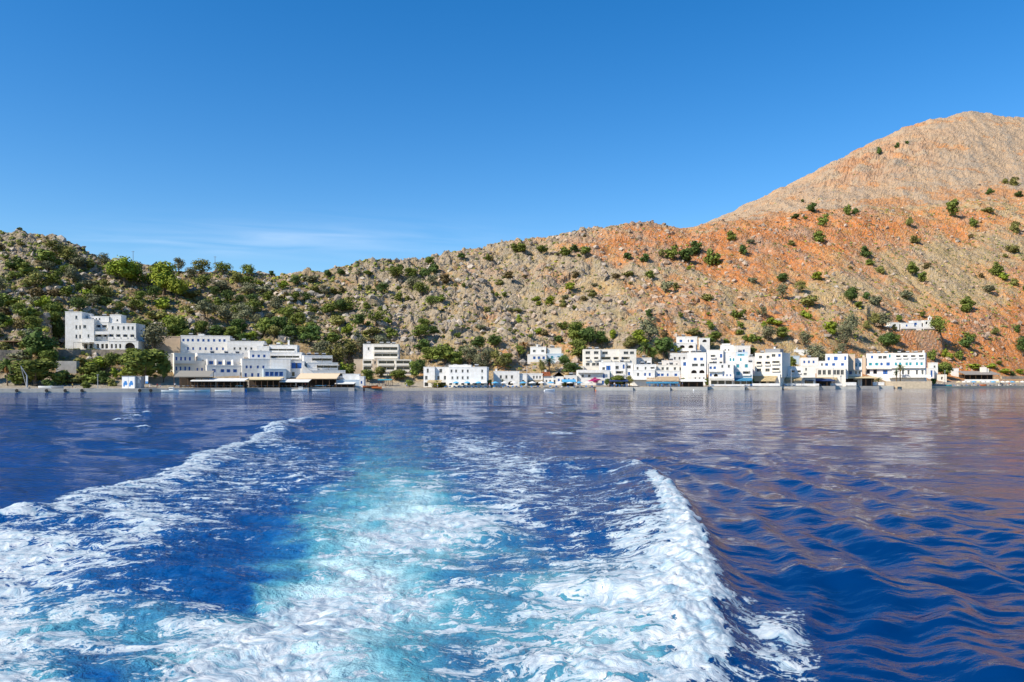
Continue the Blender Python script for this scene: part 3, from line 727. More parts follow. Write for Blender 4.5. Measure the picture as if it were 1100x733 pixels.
b.block(95, 117, 339.5, 346, 3, 8, rowo((100, 103.5, 107), 342, 1.6, 2.2, 'w'), found=1.5)
b.block(118, 130, 337.5, 347.5, 3.5, 6, rowo((126,), 343, 2, 2.2, 'w'), found=1)
b.deck(101, 117, 358.5, -.6, 1.5); b.deck(116, 146, 366.9, -2.6, 0)
b.tank(76, 335.5); b.tank(112, 339.5, 5); b.chimney(97, 339.5, 5, 1)
b.awning(84, 101, 367.6, 369.2, 4.5, cloth_w, -.8)
# retaining wall under the hotel
def ret_wall(name, label, pts, yt, yb, thick, m, cat='wall', dD=0):
    """pts: px along the wall; top and bottom rows from the photo"""
    root = None; bm = bmesh.new(); P = []
    for px in pts:
        x_, y_, z_ = hit(px, yb, maxseg=5.2); P.append((x_, y_+dD, z_))
    Dm = sum(p[1] for p in P)/len(P)
    for i in range(len(P)-1):
        for (pa, pb) in ((P[i], P[i+1]),):
            za = CH+(HOR-yt)/F*pa[1]; zb_ = CH+(HOR-yt)/F*pb[1]
            A = [(pa[0], pa[1], pa[2]-2), (pb[0], pb[1], pb[2]-2), (pb[0], pb[1], zb_), (pa[0], pa[1], za)]
            B = [(q[0], q[1]+thick, q[2]) for q in A]
            va = [bm.verts.new(q) for q in A]; vb = [bm.verts.new(q) for q in B]
            bm.faces.new(va); bm.faces.new(vb[::-1])
            for k in range(4): bm.faces.new((va[k], va[(k+1) % 4], vb[(k+1) % 4], vb[k]))
    bmesh.ops.remove_doubles(bm, verts=bm.verts, dist=.001)
    o = fin(bm, name, m); tag(o, label, cat); return o
ret_wall('retaining_wall', 'dark stone retaining wall under the terrace of the stepped hotel', (60, 80, 100, 120, 138), 375.6, 381, 5.0, stonew, dD=-1.2)
ret_wall('retaining_wall', 'grey stone wall below the timber pergola at the left edge', (-14, 0, 12, 24), 376, 388, 5.0, stonew)
ret_wall('retaining_wall', 'shadowed grey stone wall between the dark pine and the pale steps', (60, 68, 76, 82), 388, 402, 2.0, concrete)
# pergola on the cliff
def pergola(name, label, px0, px1, yt, yb, depth, m, posts=5, roofm=None, cat='pergola', yaw=0, D=None, slope=.0, base=True):
    if D is None: D = hit(px0, yb, maxseg=5.2)[1]
    x0 = (px0-550)/F*D; s_ = D/F; z0 = CH+(HOR-yb)/F*D; H_ = (yb-yt)*s_
    r = empty(name, (x0, D, z0), R(yaw)); tag(r, label, cat)
    k = (px1-550)/F; W_ = (k*D-x0)/(math.cos(R(yaw))-k*math.sin(R(yaw)))
    for i in range(posts):
        for q in (0, 1):
            bm = bmesh.new(); bm_cyl(bm, (W_*i/(posts-1), q*depth, -2.5), (W_*i/(posts-1), q*depth, H_-.12+slope*q), .09, n=6); fin(bm, 'post', m, r)
    bm = bmesh.new(); n = 8
    for i in range(n):
        a0, a1 = W_*i/n-.02, W_*(i+1)/n+(0 if i < n-1 else .3); sag = .0
        bm_quad(bm, (a0, -.3, H_-.1), (a1, -.3, H_-.1), (a1, depth+.3, H_+.05+slope), (a0, depth+.3, H_+.05+slope))
        bm_quad(bm, (a0, -.3, H_-.1), (a1, -.3, H_-.1), (a1, -.32, H_-.42), (a0, -.32, H_-.42))
    bmesh.ops.remove_doubles(bm, verts=bm.verts, dist=.03)
    bmesh.ops.solidify(bm, geom=bm.faces[:], thickness=.05)
    fin(bm, 'canopy', roofm or cloth_w, r)
    if base:
        bm = bmesh.new(); bm_box(bm, -.3, W_+.3, -.6, depth+.6, -2.5, .05); fin(bm, 'floor', concrete, r)
    return r, W_, H_
pergola('timber_pergola', 'brown timber pergola on the cliff above the grey wall at the left edge', -8, 22, 366, 376, 5, wood, 5, wood)
# ---- left waterfront terrace of hotels
b = Bld('guest_house', 'long two-storey guest house with a tan gable end, highest row above the left waterfront', 'guest house', 194, 380, 34, D=PADD[170]+3)
b.block(194, 247, 361, 380, 0, 7, rowo((197, 202, 207, 213, 218.5, 224, 230, 236, 241), 365.5, 2.4, 2.8, 'b')+rowo((202, 207.5, 215, 221, 227, 233, 239.5), 374.5, 2, 3, 'b'), white)
a0 = b.u(194)
bm = bmesh.new(); bm_box(bm, a0-.12, a0-.004, -.1, 7.1, -4, b.z(361)+.02); bmesh.ops.translate(bm, verts=bm.verts, vec=(0, 0, 0)); fin(bm, 'gable_wall', tanp, b.root)
bm = bmesh.new(); bm_box(bm, a0-10.5, a0-.14, 5.0, 11, -4, b.z(361.5)); bm_box(bm, a0-10.6, a0-.14, 4.9, 5.1, b.z(361.5)+.003, b.z(361.5)+.3); fin(bm, 'wing', tanp, b.root)
b.tank(205, 361); b.tank(217, 362, 4); b.block(213, 219, 358.5, 362, 2.5, 3, (), found=0, parapet=.1)
b = Bld('apartment_building', 'pale three-storey block with rows of narrow blue windows beside the big round tree', 'apartment building', 187, 404, 30)
b.block(187, 209, 380, 404, 0, 8, rowo((189.5, 194.5, 199, 204), 385.5, 2, 4, 'b')+rowo((189.5, 194, 199, 203.5), 396, 1.8, 4.2, 'b'), cream)
b.deck(187, 209, 390, -1.1, 0, rail=True, m=cream)
b.block(209, 223, 388, 404, .6, 8, rowo((212, 217), 397, 1.8, 3.6, 'b'), cream)
bm = bmesh.new(); aa_ = b.u(187); bm_box(bm, aa_-5.5, aa_-.01, 3.6, 8.2, -4, b.z(380.6)); bm_box(bm, aa_-5.6, aa_-.01, 3.5, 3.7, b.z(380.6)+.003, b.z(380.6)+.25); fin(bm, 'wing', cream, b.root)
bm = bmesh.new(); bm_box(bm, aa_-3.6, aa_-2.6, 3.5, 3.59, b.z(388), b.z(384)); w_ = fin(bm, 'window', blue, b.root); bm = bmesh.new(); bm_box(bm, aa_-3.5, aa_-2.7, 3.45, 3.497, b.z(387.7), b.z(384.3)); fin(bm, 'pane', glass, w_)
b = Bld('hotel', 'stepped white terrace hotel with two rows of square dark blue windows above the awnings', 'hotel', 212, 406, 27)
b.block(212, 262, 379.5, 394, 5, 8, [(227, 389.3, 4.6, 3.6, 'b'), (236.5, 389.5, 4.2, 3.4, 'b'), (246, 389.6, 4.2, 3.6, 'b'), (218, 388, 2, 3.5, 'w')])
b.block(222, 262, 393, 406, 0, 9, rowo((230, 239, 245.5, 252.5), 398.3, 4.0, 3.4, 'b')+[(259, 402, 3, 4, 'n')])
for q in (223, 232.5, 241.5, 250.5):
    uu = b.u(q, 1.0); bm = bmesh.new(); bm_box(bm, uu-.12, uu+.12, .35, 5.0, b.z(393)+.3, b.z(386)); fin(bm, 'partition_wall', white, b.root)
b.tank(228, 379.5, 8); b.tank(243, 379.5, 9); b.tank(255, 379.5, 9)
b = Bld('guest_house', 'low white roofed house stepping up behind the terrace hotel, second row', 'guest house', 244, 383, 30, D=PADD[170])
b.block(244, 284, 367, 384, 0, 7, rowo((252, 258, 264, 270), 374.5, 2.2, 2.6, 'w')+rowo((249, 255, 261, 267, 275), 380.5, 2, 2.6, 'b'))
b.tank(250, 367); b.tank(262, 367)
b = Bld('apartment_building', 'white house with a blue glazed veranda above the cream awnings', 'apartment building', 260, 406, 24)
b.block(260, 292, 386, 406, 0, 9, rowo((265, 269.5, 277, 283), 394.3, 2.2, 3, 'b')+rowo((264, 271, 277.5), 403, 2.4, 4, 'b'))
b.block(283, 307.5, 397, 406, -3, 6, rowo((287, 292, 297, 302), 401.8, 4.2, 4.6, 'b'), paleblue)
b.block(268, 290, 377, 386, 4, 6, rowo((272, 278, 284), 382, 2.6, 3, 'b'))
b = Bld('hotel', 'white hotel with two long shaded galleries and a roof chimney, topmost in the left cluster', 'hotel', 289, 386, 22)
b.block(289, 319, 371, 380, 2.5, 8, [(303, 376.2, 27, 3.2, 'L')]); b.block(289, 324, 379.5, 387, 0, 10, [(306, 384, 31, 3.4, 'L')])
b.block(276, 289, 372.5, 387, 1.5, 9, rowo((280,), 378, 2, 3, 'w'))
b.chimney(310, 371, 5, 2.2); b.tank(285, 372.5, 5); b.tank(299, 371, 7, whitep)
b = Bld('guest_house', 'white cube house with a blue porch and an outside stair to its right', 'guest house', 291, 406, 14)
b.block(291, 312, 386, 406, 0, 9, rowo((297, 304), 402, 2, 4, 'w'))
b.block(312, 327, 388.5, 406, 1.2, 8, [(318.5, 392.8, 11, 6, 'b'), (315, 402, 3, 4.5, 'n')])
b.block(327, 341, 396, 406, 1.0, 8, rowo((332.5, 337.5), 401, 2.6, 4.2, 'a'))
bm = bmesh.new()
for i in range(12):
    ua = b.u(325)+i*.42; bm_box(bm, ua, ua+.42, -.9, .99, -2.5, b.z(392)-i*.33)
fin(bm, 'stair', white, b.root)
b = Bld('hotel', 'three-storey stepped white hotel with striped dark blue balconies at the end of the left cluster', 'hotel', 326, 408, 20)
b.block(326, 357, 382, 391, 6, 9, [(346, 386.5, 21, 4.4, 'L')]); b.block(330, 363, 390, 399, 3, 10, [(352, 394.5, 23, 4.6, 'L')]); b.block(334, 371, 398.5, 408, 0, 11, [(359, 403.4, 24, 4.6, 'L')])
for (q0, q1, yy, vv) in ((335, 357, 384, 4.5), (341, 364, 392, 1.5), (348, 371, 400.6, -1.5)):
    b.awning(q0, q1, yy, yy+.9, 1.4, cloth_w, vv+1.45)
b.tank(332, 382, 9); b.tank(340, 382, 9); b.tank(348, 382, 9)
b = Bld('boat_house', 'long low white building at the right end of the orange awnings by the quay', 'boathouse', 361, 418, 6)
b.block(361, 386, 408.5, 418, 0, 6, rowo((365, 370, 375, 380), 413, 3.4, 3, 'w'), paleblue, parapet=.15); b.block(386, 391, 405, 418, 0, 7, rowo((388.3,), 411, 1.7, 3, 'b'))
b.block(368, 386, 402.5, 409, 2.5, 5, (), mt=white)
# ---- hillside hotel with glass balconies
b = Bld('hotel', 'beige and white hillside hotel with long glazed balconies standing alone among trees', 'hotel', 390, 402, 4, D=PADD[374])
b.block(390, 401, 369.5, 386, 7, 10, rowo((396,), 374, 1.8, 3, 'w'), white); b.block(401, 428, 369.5, 386, 6.4, 10, [(414.5, 374.8, 25, 5.4, 'L'), (414.5, 381.8, 25, 4.8, 'L')], cream)
b.block(380, 389.5, 386.5, 402, 2, 10, (), tanp); b.block(389.5, 400, 386.5, 402, 1.6, 10, [(394.7, 390, 8.5, 5, 'L'), (394.7, 396.5, 8.5, 4.5, 'L')], cream)
b.block(400, 405.5, 387, 402, 1.0, 10, rowo((403,), 389.5, 2, 3, 'w'), tanp)
b.block(405.5, 424.5, 387, 402, .8, 10, [(415, 390, 17, 5, 'L'), (415, 396.6, 17, 5, 'L')], cream); b.block(424.5, 441.5, 387, 402, 0, 10, [(433, 390, 14.5, 5, 'L'), (433, 396.6, 14.5, 5, 'L')], cream)
b.tank(396, 369.5, 10); b.tank(410, 369.5, 11); b.tank(417, 369.5, 11); b.tank(423, 369.5, 12)
# kiosk with green shade
pergola('snack_bar', 'small snack bar with a flat turquoise shade on the little beach below the hillside hotel', 406, 420, 407.5, 415, 4, wood, 4, teal, 'snack bar')
# ---- beach hotel J
b = Bld('hotel', 'three-storey white beach hotel with small square windows and a vine terrace on its left side', 'hotel', 455, 416, -3)
b.block(455, 467, 395, 416, .5, 9, rowo((459.5,), 398.4, 2.2, 4.4, 'w')+rowo((458,), 406, 2.6, 4, 'w')+rowo((458,), 413, 4, 4, 'n'))
b.block(467, 482, 395, 416, 1.6, 9, rowo((473.5,), 398.5, 3, 4, 'w')+rowo((471, 478), 406, 2.4, 4, 'w')+[(475, 413, 8, 4, 'n')])
b.block(482, 523, 395, 416, 0, 9, rowo((485, 490, 497, 502.5, 518), 398.8, 2.0, 3.2, 'w')+rowo((486, 491.5, 497, 502.5, 518), 406, 2, 3, 'w')+rowo((484, 490.5, 497, 503.5, 511, 518), 412.2, 3.2, 2.6, 'a'))
b.block(482, 506, 392.8, 395, 2, 4, (), found=0); b.awning(460, 475, 408.5, 411.5, 2.6, cloth_c, .4)
b.tank(489, 395, 4); b.tank(500, 395, 4); b.tank(512, 395, 4)
b = Bld('house', 'low white flat-roofed house with three dark windows over one arched doorway on the beach', 'house', 530, 415, 0)
b.block(530, 558, 399.5, 415, 0, 8, rowo((538, 544, 550), 405.2, 2.2, 3.6, 'w')+[(548.5, 411.8, 5.4, 4.0, 'a')])
b.block(558, 566.5, 402, 415, .8, 8, rowo((562,), 410, 2, 3.4, 'w')); b.chimney(533, 399.5, 3, 1)
b = Bld('house', 'white house with a rough sandstone arch on the ground floor between two beach houses', 'house', 566.5, 414, 0)
b.block(566.5, 583, 402, 409, 1.2, 8, rowo((573.5, 576.8, 580.2), 405.3, 1.7, 2.8, 'w'), found=1); b.block(567.5, 583, 409, 414, 0, 8, [(578, 412.2, 5, 3.4, 'a')], sandst)
# gabled house
b = Bld('cottage', 'white cottage with a grey gabled roof and an orange tiled lean-to', 'cottage', 584, 414, 0)
b.block(584, 594, 404, 414, 0, 7, rowo((587, 591), 409.5, 1.6, 2.6, 'w'), parapet=0); b.block(594, 605.5, 404.5, 414, -.4, 7.4, [(594.9+.9, 410.5, 1.8, 4.4, 'd'), (600.3, 408.3, 2, 2.8, 'b')], parapet=0)
ga, gb = b.u(593.4), b.u(606.3); gz = b.z(404.5); bm = bmesh.new(); gm_ = (ga+gb)/2
for yy_ in (-.9,):
    A = [bm.verts.new(p_) for p_ in ((ga, -.9, gz-.05), (gm_, -.9, gz+1.9), (gb, -.9, gz-.05), (ga, 7.2, gz-.05), (gm_, 7.2, gz+1.9), (gb, 7.2, gz-.05))]
    bm.faces.new((A[0], A[1], A[4], A[3])); bm.faces.new((A[1], A[2], A[5], A[4]))
bmesh.ops.solidify(bm, geom=bm.faces[:], thickness=.15); fin(bm, 'roof', slate, b.root)
bm = bmesh.new(); bm.faces.new([bm.verts.new(p_) for p_ in ((ga+.2, -.38, gz), (gb-.2, -.38, gz), (gm_, -.38, gz+1.7))]); bmesh.ops.solidify(bm, geom=bm.faces[:], thickness=.2); fin(bm, 'gable', white, b.root)
ta, tb_ = b.u(582.5), b.u(594.5); bm = bmesh.new()
bm_quad(bm, (ta, -.5, b.z(404)), (tb_-1, -.5, b.z(404)), (tb_-1.2, 4.5, b.z(399.5)), (ta, 4.5, b.z(399.5))); bmesh.ops.solidify(bm, geom=bm.faces[:], thickness=.15); fin(bm, 'tiled_roof', tile, b.root); b.chimney(586, 401, 5, 1.2)
# upper houses N
b = Bld('villa', 'white villa with a yellow awning on the slope above the grey gabled cottage', 'villa', 570, 389, 0, D=PADD[560])
b.block(570, 586.5, 373, 382, 2.5, 7, rowo((574, 583), 377, 3, 2.2, 'w')); b.block(567, 587, 381.5, 389, 0, 9, rowo((574, 579, 584), 384.5, 2.6, 3, 'b')); b.awning(570, 580, 389, 391, 2.5, cloth_c, -.05); b.chimney(577, 373, 4, 1.2); b.tank(579, 373, 6)
b = Bld('villa', 'beige and blue stepped villa next to the dark palm on the slope', 'villa', 588, 389, 4, D=PADD[560])
b.block(588, 603, 374, 381, 3.5, 7, (), cream); b.block(587.5, 605, 380.5, 390, 1.2, 9, rowo((593, 600), 384, 2.6, 3, 't'), paleblue); b.block(597, 610.5, 384.5, 392, 0, 8, rowo((605,), 388, 3.6, 3, 'b')); b.tank(594, 374, 6)
# ---- centre: four-storey white apartments
b = Bld('apartment_building', 'tall four-storey white building with rows of paired dark windows in the centre of the village', 'apartment building', 627, 402, -2, dD=0)
b.block(627, 645, 376, 400, 0, 9, rowo((631.5, 640.5), 379, 5, 3, 'w')+rowo((631.5, 640.5), 385.5, 4.6, 3.6, 'l')+rowo((631.5, 638, 642.5), 391.5, 4, 3, 'w'), cream)
b.block(645, 665, 376, 390, 1.4, 8, [(650, 379.2, 6, 3, 'w'), (651, 385.8, 10, 4.8, 'L'), (662, 385.8, 6, 4.4, 'l')], cream)
b.block(665, 683.5, 376, 390, .6, 8.6, [(672.5, 379.2, 5, 3, 'w'), (679, 379.2, 4.4, 3, 'w'), (672, 385.8, 9, 4.6, 'l')], cream)
b.tank(634, 376, 5); b.tank(641, 376, 5); b.deck(627, 645, 397.5, -1.4, 0, m=cream)
b = Bld('house', 'white cubic house with a blue framed window standing under the tall four-storey building', 'house', 645, 413, -2)
b.block(645, 660, 389.5, 413, 1.5, 8, [(653.5, 395.5, 4.6, 5, 'b'), (655, 403, 2, 8, 't'), (648.5, 396, 3, 3, 'w')]); b.block(660, 672, 389.8, 413, .6, 9, [(663, 395, 3.6, 3.4, 'w'), (670, 394, 2, 4.6, 'b'), (665.5, 401, 8, 4.4, 'l')])
b.block(672, 680, 390.5, 413, 1.2, 9, [(675.5, 394.3, 4.4, 3.2, 'w'), (675.8, 401.5, 2.6, 3.6, 'b')]); b.chimney(647, 389.5, 4, 1); b.tank(668, 389.8, 5)
b = Bld('house', 'low white house with two blue doors behind the magenta bougainvillea', 'house', 621, 414, 0)
b.block(621, 655, 398.5, 414, 0, 8, rowo((626, 633), 404, 2.6, 3, 'w')+[(648.7, 404.2, 1.8, 4.6, 'b'), (647.7, 411, 2.2, 4, 'b')])
b.block(617, 621, 404, 414, .5, 7, ()); b.deck(621, 648, 400, -1.2, 0)
# Q
b = Bld('guest_house', 'two-storey white guest house over a dark porch, left neighbour of the blue and orange awning', 'guest house', 680, 415, -4)
b.block(682, 705, 392, 398.5, 3, 7, rowo((685, 693.5), 395.7, 2.0, 3.0, 'w')+[(701, 395.8, 4.4, 2.8, 'l')]); b.block(679.5, 703.5, 398.2, 408, 1.6, 8, rowo((685.5,), 402.4, 2.4, 3.4, 'w')+rowo((693, 698), 402.4, 2, 3.2, 'b')); b.block(682, 700, 408, 415, 2.2, 8, rowo((685, 692), 411, 4, 4, 'n'))
b.deck(679.5, 704, 407.5, -.2, 1.6, rail=False); b.tank(690, 392, 5); b.tank(697, 392, 5, whitep)
b = Bld('tavern', 'white waterfront tavern with blue shutters over an orange and blue striped awning', 'tavern', 704, 415, -5)
b.block(704, 731, 399, 415, 0, 9, rowo((707.5, 711.5), 402.8, 3, 2.6, 'b')+rowo((717.3,), 402.8, 1.8, 2.8, 'b')+rowo((726,), 402.8, 3, 2.6, 'b')+rowo((709, 716, 723), 411.5, 5, 5, 'n'))
b.block(706, 730, 392.5, 399, 4, 5, rowo((712, 717, 725), 396, 2.6, 3, 'w'), cream); b.awning(694, 729, 404.8, 409.8, 3.6, cloth_o, -.01); b.awning(694, 729, 410.2, 412.2, .35, cloth_b, -3.66)
b.tank(709, 392.5, 6); b.tank(721, 392.5, 6)
# R
b = Bld('villa', 'white villa with an arcade of three arches, alone on the orange slope above the village', 'villa', 720, 379, -10, D=PADD[717]+1)
b.block(720.5, 747.5, 369, 379, 0, 8, rowo((724.5, 733, 742.3), 372.5, 5.4, 3.2, 'a')); b.block(728.5, 749, 362, 369, 2.5, 6, rowo((731.5, 743.5), 366.2, 3.0, 2.6, 'b')+rowo((739.5,), 366.2, 1.4, 2.6, 'w'))
b.deck(720.5, 748, 377, -1.2, 0, rail=False); b.tank(734, 362, 5)
b = Bld('shed', 'tiny white annexe with one dark arch right of the arcaded villa', 'shed', 752, 368, -10, D=PADD[717]+11)
b.block(752, 762.5, 363.8, 369, 0, 4, rowo((757,), 366.3, 4.8, 2.8, 'a'))
# S
b = Bld('apartment_building', 'narrow five-storey white building with small arched windows, left end of the dense right cluster', 'apartment building', 738.5, 414, -16)
b.block(738.5, 758.5, 379.5, 414, 0, 9, rowo((746.8, 753.7), 386, 3.2, 3, 'b')+[(746.5, 392.3, 6.4, 2.8, 'w'), (754.5, 392.3, 4.4, 2.8, 'w')]+[(745.5, 399.4, 6, 3.6, 'a'), (754, 399.4, 5.6, 3.6, 'a')]+rowo((747, 751.5, 756), 407, 1.6, 3, 'w'))
b.block(731.5, 738.5, 387, 414, 3, 7, rowo((735.5,), 391, 3.2, 4, 'b')); b.tank(745, 379.5, 4); b.tank(751, 379.5, 4); b.chimney(741, 379.5, 5, 1)
b = Bld('hotel', 'white hotel with a square rooftop turret and blue shuttered balconies in the right cluster', 'hotel', 758.5, 408, -14, dD=3)
b.block(759, 777, 376.5, 408, 3, 9, [(766, 383, 5, 3.4, 'l'), (774.6, 382.3, 2.4, 4, 'b'), (765, 390.3, 6, 2.8, 'w'), (774.5, 390, 3, 2.8, 'w')]); b.block(774, 788, 371, 380, 5, 6, rowo((779, 782.8), 375.8, 1.2, 1.8, 'n')); b.block(775.5, 784.5, 369.5, 371, 6, 4, (), found=0)
b.block(777, 790, 379, 408, 4, 9, rowo((784,), 384, 2, 3, 't'))
b = Bld('hotel', 'white three-storey hotel with small blue doors over a long pale awning', 'hotel', 761.5, 415, -12)
b.block(761.5, 788, 391.3, 415, 0, 9, rowo((763.4, 767.8), 395.7, 2.6, 3.6, 'b')+rowo((776, 783), 393.8, 2.2, 3.0, 'w')+[(763.6, 403, 2, 3, 'b'), (769, 403.2, 4.4, 3, 'a')]+rowo((777, 781, 784.8), 403.3, 1.4, 2.2, 'b')+rowo((767, 775, 783), 411.8, 6.5, 5.4, 'n'))
b.awning(761.5, 788.5, 406.4, 409, 3.0, cloth_w, -.01); b.deck(761.5, 776, 399, -.9, 0); b.tank(768, 391.3, 4)
b = Bld('hotel', 'white hotel with pale turquoise windows and awnings in the middle of the right cluster', 'hotel', 788.5, 415, -16)
b.block(788.5, 808.5, 390, 415, 0, 9, rowo((792.5, 801.8), 393.3, 3.2, 3.6, 't')+[(793, 401.3, 4, 3.4, 't'), (802, 401.3, 8, 4.4, 'l')]+rowo((792, 799, 805), 411.8, 5.2, 5.2, 'n'))
b.block(782, 803, 383.5, 391, 4, 8, rowo((784.7, 788, 795.7), 386.3, 2, 3.2, 't')); b.block(791, 803, 378.5, 384, 6, 5, rowo((796,), 381, 7, 1.8, 't'), paleblue)
b.awning(788.5, 807.5, 406, 409.5, 3.0, cloth_b, -.01); b.tank(806, 390, 4); b.tank(795, 378.5, 8)
# V
b = Bld('hotel', 'bright cream four-storey hotel with wide balconies and a bare grey right side', 'hotel', 811, 415, -32)
b.block(811, 828.5, 380, 403, 0, 14, rowo((817, 825), 383.8, 3.2, 2.8, 'w')+rowo((815.3, 824.5), 390.7, 5.4, 3.8, 'l')+rowo((815.3, 824.5), 397.8, 4.6, 3.2, 'w'), cream, found=1); b.block(828.5, 840, 380, 403, -.6, 14.6, [(831, 382.4, 4, 3, 'w'), (837.3, 382.4, 2.6, 3, 'b'), (833.5, 390, 8, 3.4, 'l'), (833.5, 397.5, 8, 3.4, 'l')], cream, found=1)
b.block(808, 838, 402.8, 415, -1.2, 15, rowo((812, 820, 829), 411.8, 6.6, 5.6, 'n'), cream); b.awning(806, 835, 404, 409.8, 3.2, cloth_c, -1.21)
b.block(822, 838, 375.5, 380, 5, 6, (), slate, found=0); b.tank(819, 380, 5); b.chimney(832, 375.5, 7, 1)
b = Bld('house', 'grey and white house set back between the cream hotel and grey-green trees', 'house', 850, 393, -20)
b.block(850, 859, 383, 394, 0, 9, (), paleblue); b.block(853, 869, 376, 386, 3, 7, rowo((856.5, 865), 379.8, 2.6, 2.6, 'w')); b.chimney(856, 376, 4, 1)
b = Bld('house', 'low white arched beach house just right of the cream hotel', 'house', 838, 415, -18)
b.block(838.5, 847.5, 394.2, 404, 0, 8, rowo((843.4,), 398, 4.4, 4.4, 'a')); b.block(847.5, 862, 394.5, 404, 0, 8, rowo((852, 858.5), 399.8, 3.6, 3.4, 'l')); b.block(862, 876, 393.7, 404.5, -.8, 9, rowo((866,), 397, 1.8, 3, 'w')+rowo((865,), 402, 3.4, 2, 'w'), cream, found=.5)
b.block(862, 876, 404.5, 415, 1.5, 7, rowo((869,), 411, 9, 5, 'n'), parapet=0)
b.block(838, 862, 404, 415, -.5, 9, rowo((842, 850, 857), 411.5, 6, 5, 'n')); b.awning(838, 861, 405.6, 409, 3.4, cloth_c, -.51); b.awning(838.5, 846, 401.8, 404.2, .9, cloth_b, -.01)
# Y
b = Bld('hotel', 'white hotel with cobalt blue doors and tall glazed arches above a brown awning', 'hotel', 878, 415, -20)
b.block(887, 911, 380.8, 389, 5, 7, [(890.2, 385.4, 2.6, 3.6, 'b'), (897.8, 385.2, 4.2, 4, 'b'), (908, 385, 2.2, 4.2, 'b')]); b.block(879.5, 911, 388.5, 397, 2.4, 9, rowo((888, 895.5, 905), 391.7, 3.2, 2.8, 'b')+rowo((883,), 391.7, 2, 2.8, 'w')); b.block(877.5, 908.5, 396.5, 415, 0, 12, rowo((880.5, 885.5, 891, 896.5, 900.5, 904.8), 400.2, 3.4, 5, 'w')+rowo((882, 890), 411.6, 6.5, 5, 'n'), cream)
b.awning(874, 899, 405.5, 408.5, 3.4, cloth_c, -.01); b.block(910.5, 918.5, 381, 388, 8, 5, (), tanp); b.tank(902, 380.8, 8)
b = Bld('hotel', 'white house with six turquoise-blue windows between the cobalt doored hotel and the tan tower', 'hotel', 909, 415, -22)
b.block(909.5, 926, 386, 415, 0, 10, rowo((914.8, 919.5, 924), 392, 2.4, 3.4, 't')+[(913.7, 400.5, 3, 3.6, 'b'), (919.5, 400.5, 2, 3.2, 'w'), (916, 411, 10, 5.4, 'n'), (923.5, 400.5, 2, 3.4, 'w')]); b.deck(909.5, 926, 396.8, -1.0, 0); b.awning(911, 928, 404.6, 406.8, 2.8, cloth_c, -.01)
b = Bld('stone_tower', 'thin tan stone tower wedged between two white hotels', 'tower', 926.6, 404, -22)
b.block(926.6, 929.9, 384.5, 404, 0, 5, (), tanp, parapet=.4); bm = bmesh.new(); bm_cyl(bm, (.6, 2, b.z(384.5)+.3), (.6, 2, b.z(382.5)+.3), .8, .5, 10); fin(bm, 'cap', tanp, b.root)
# Z
b = Bld('hotel', 'long three-storey white hotel with palms before it, last big building on the right', 'hotel', 930.5, 405, -30)
b.block(930.5, 958, 380.5, 405, 0, 11, [(936.8, 383.8, 2.4, 3, 'b')]+rowo((945.5, 950.5), 384.2, 4, 3, 'w')+[(955.8, 383, 2, 3.4, 't')]+[(935, 391.4, 3.6, 3, 't'), (941.8, 391.4, 3.6, 3, 't'), (947, 391.4, 2.6, 3, 'b'), (954, 391.4, 3.8, 3.4, 'b')]+rowo((932.5, 940), 399.5, 4, 4.6, 'n')+[(951, 400, 5, 4.6, 'b')])
b.block(958, 994, 380.5, 405, -.5, 11.5, rowo((965, 972.5, 981, 989.5), 384.0, 5, 3.2, 'l')+rowo((962.4, 967, 974, 978, 985, 990), 391.5, 2.6, 3.2, 't')+rowo((963, 970, 976, 985, 991), 400.3, 2.2, 4.6, 'w'))
b.deck(930.5, 994, 395.4, -1.6, -.52); b.deck(954, 1000, 405.2, -3.4, -.6, thick=.3)
for q in np.linspace(956, 998, 16):
    uu = b.u(q, -3.3); bm = bmesh.new(); bm_box(bm, uu-.14, uu+.14, -3.47, -3.41, b.z(405.2), b.z(405.2)+1.15); fin(bm, 'baluster', white, b.root)
for q in (936, 944, 952, 966, 975, 984): b.tank(q, 380.5, 5)
b.chimney(992, 380.5, 6, 1.3)
b = Bld('sea_wall', 'sandy stone wall carrying the terrace of the last long hotel', 'wall', 952, 416, -12)
b.block(952, 1001, 409.8, 416, 0, 3, (), sandst, parapet=0)
b = Bld('house', 'narrow white side house with a dark striped shutter right of the last long hotel', 'house', 997, 408, -10)
b.block(997, 1003.5, 396, 408, 0, 5, rowo((1000.7,), 401.5, 2, 7, 'b')); b.block(1000, 1007.5, 390, 400, 3, 5, rowo((1004,), 394, 2, 2.4, 'w'))
b = Bld('hut', 'small plain white hut right of the round green tree', 'hut', 1022.5, 405, -10); b.block(1022.5, 1030, 396, 405, 0, 4, (), parapet=.15)
b = Bld('hut', 'tiny cream beach hut beside the sandy path at the end of the village', 'hut', 1007.5, 410, -10); b.block(1007.5, 1017, 402.5, 410, 0, 3, rowo((1012,), 406.5, 2, 3, 'n'), cream, parapet=.1)
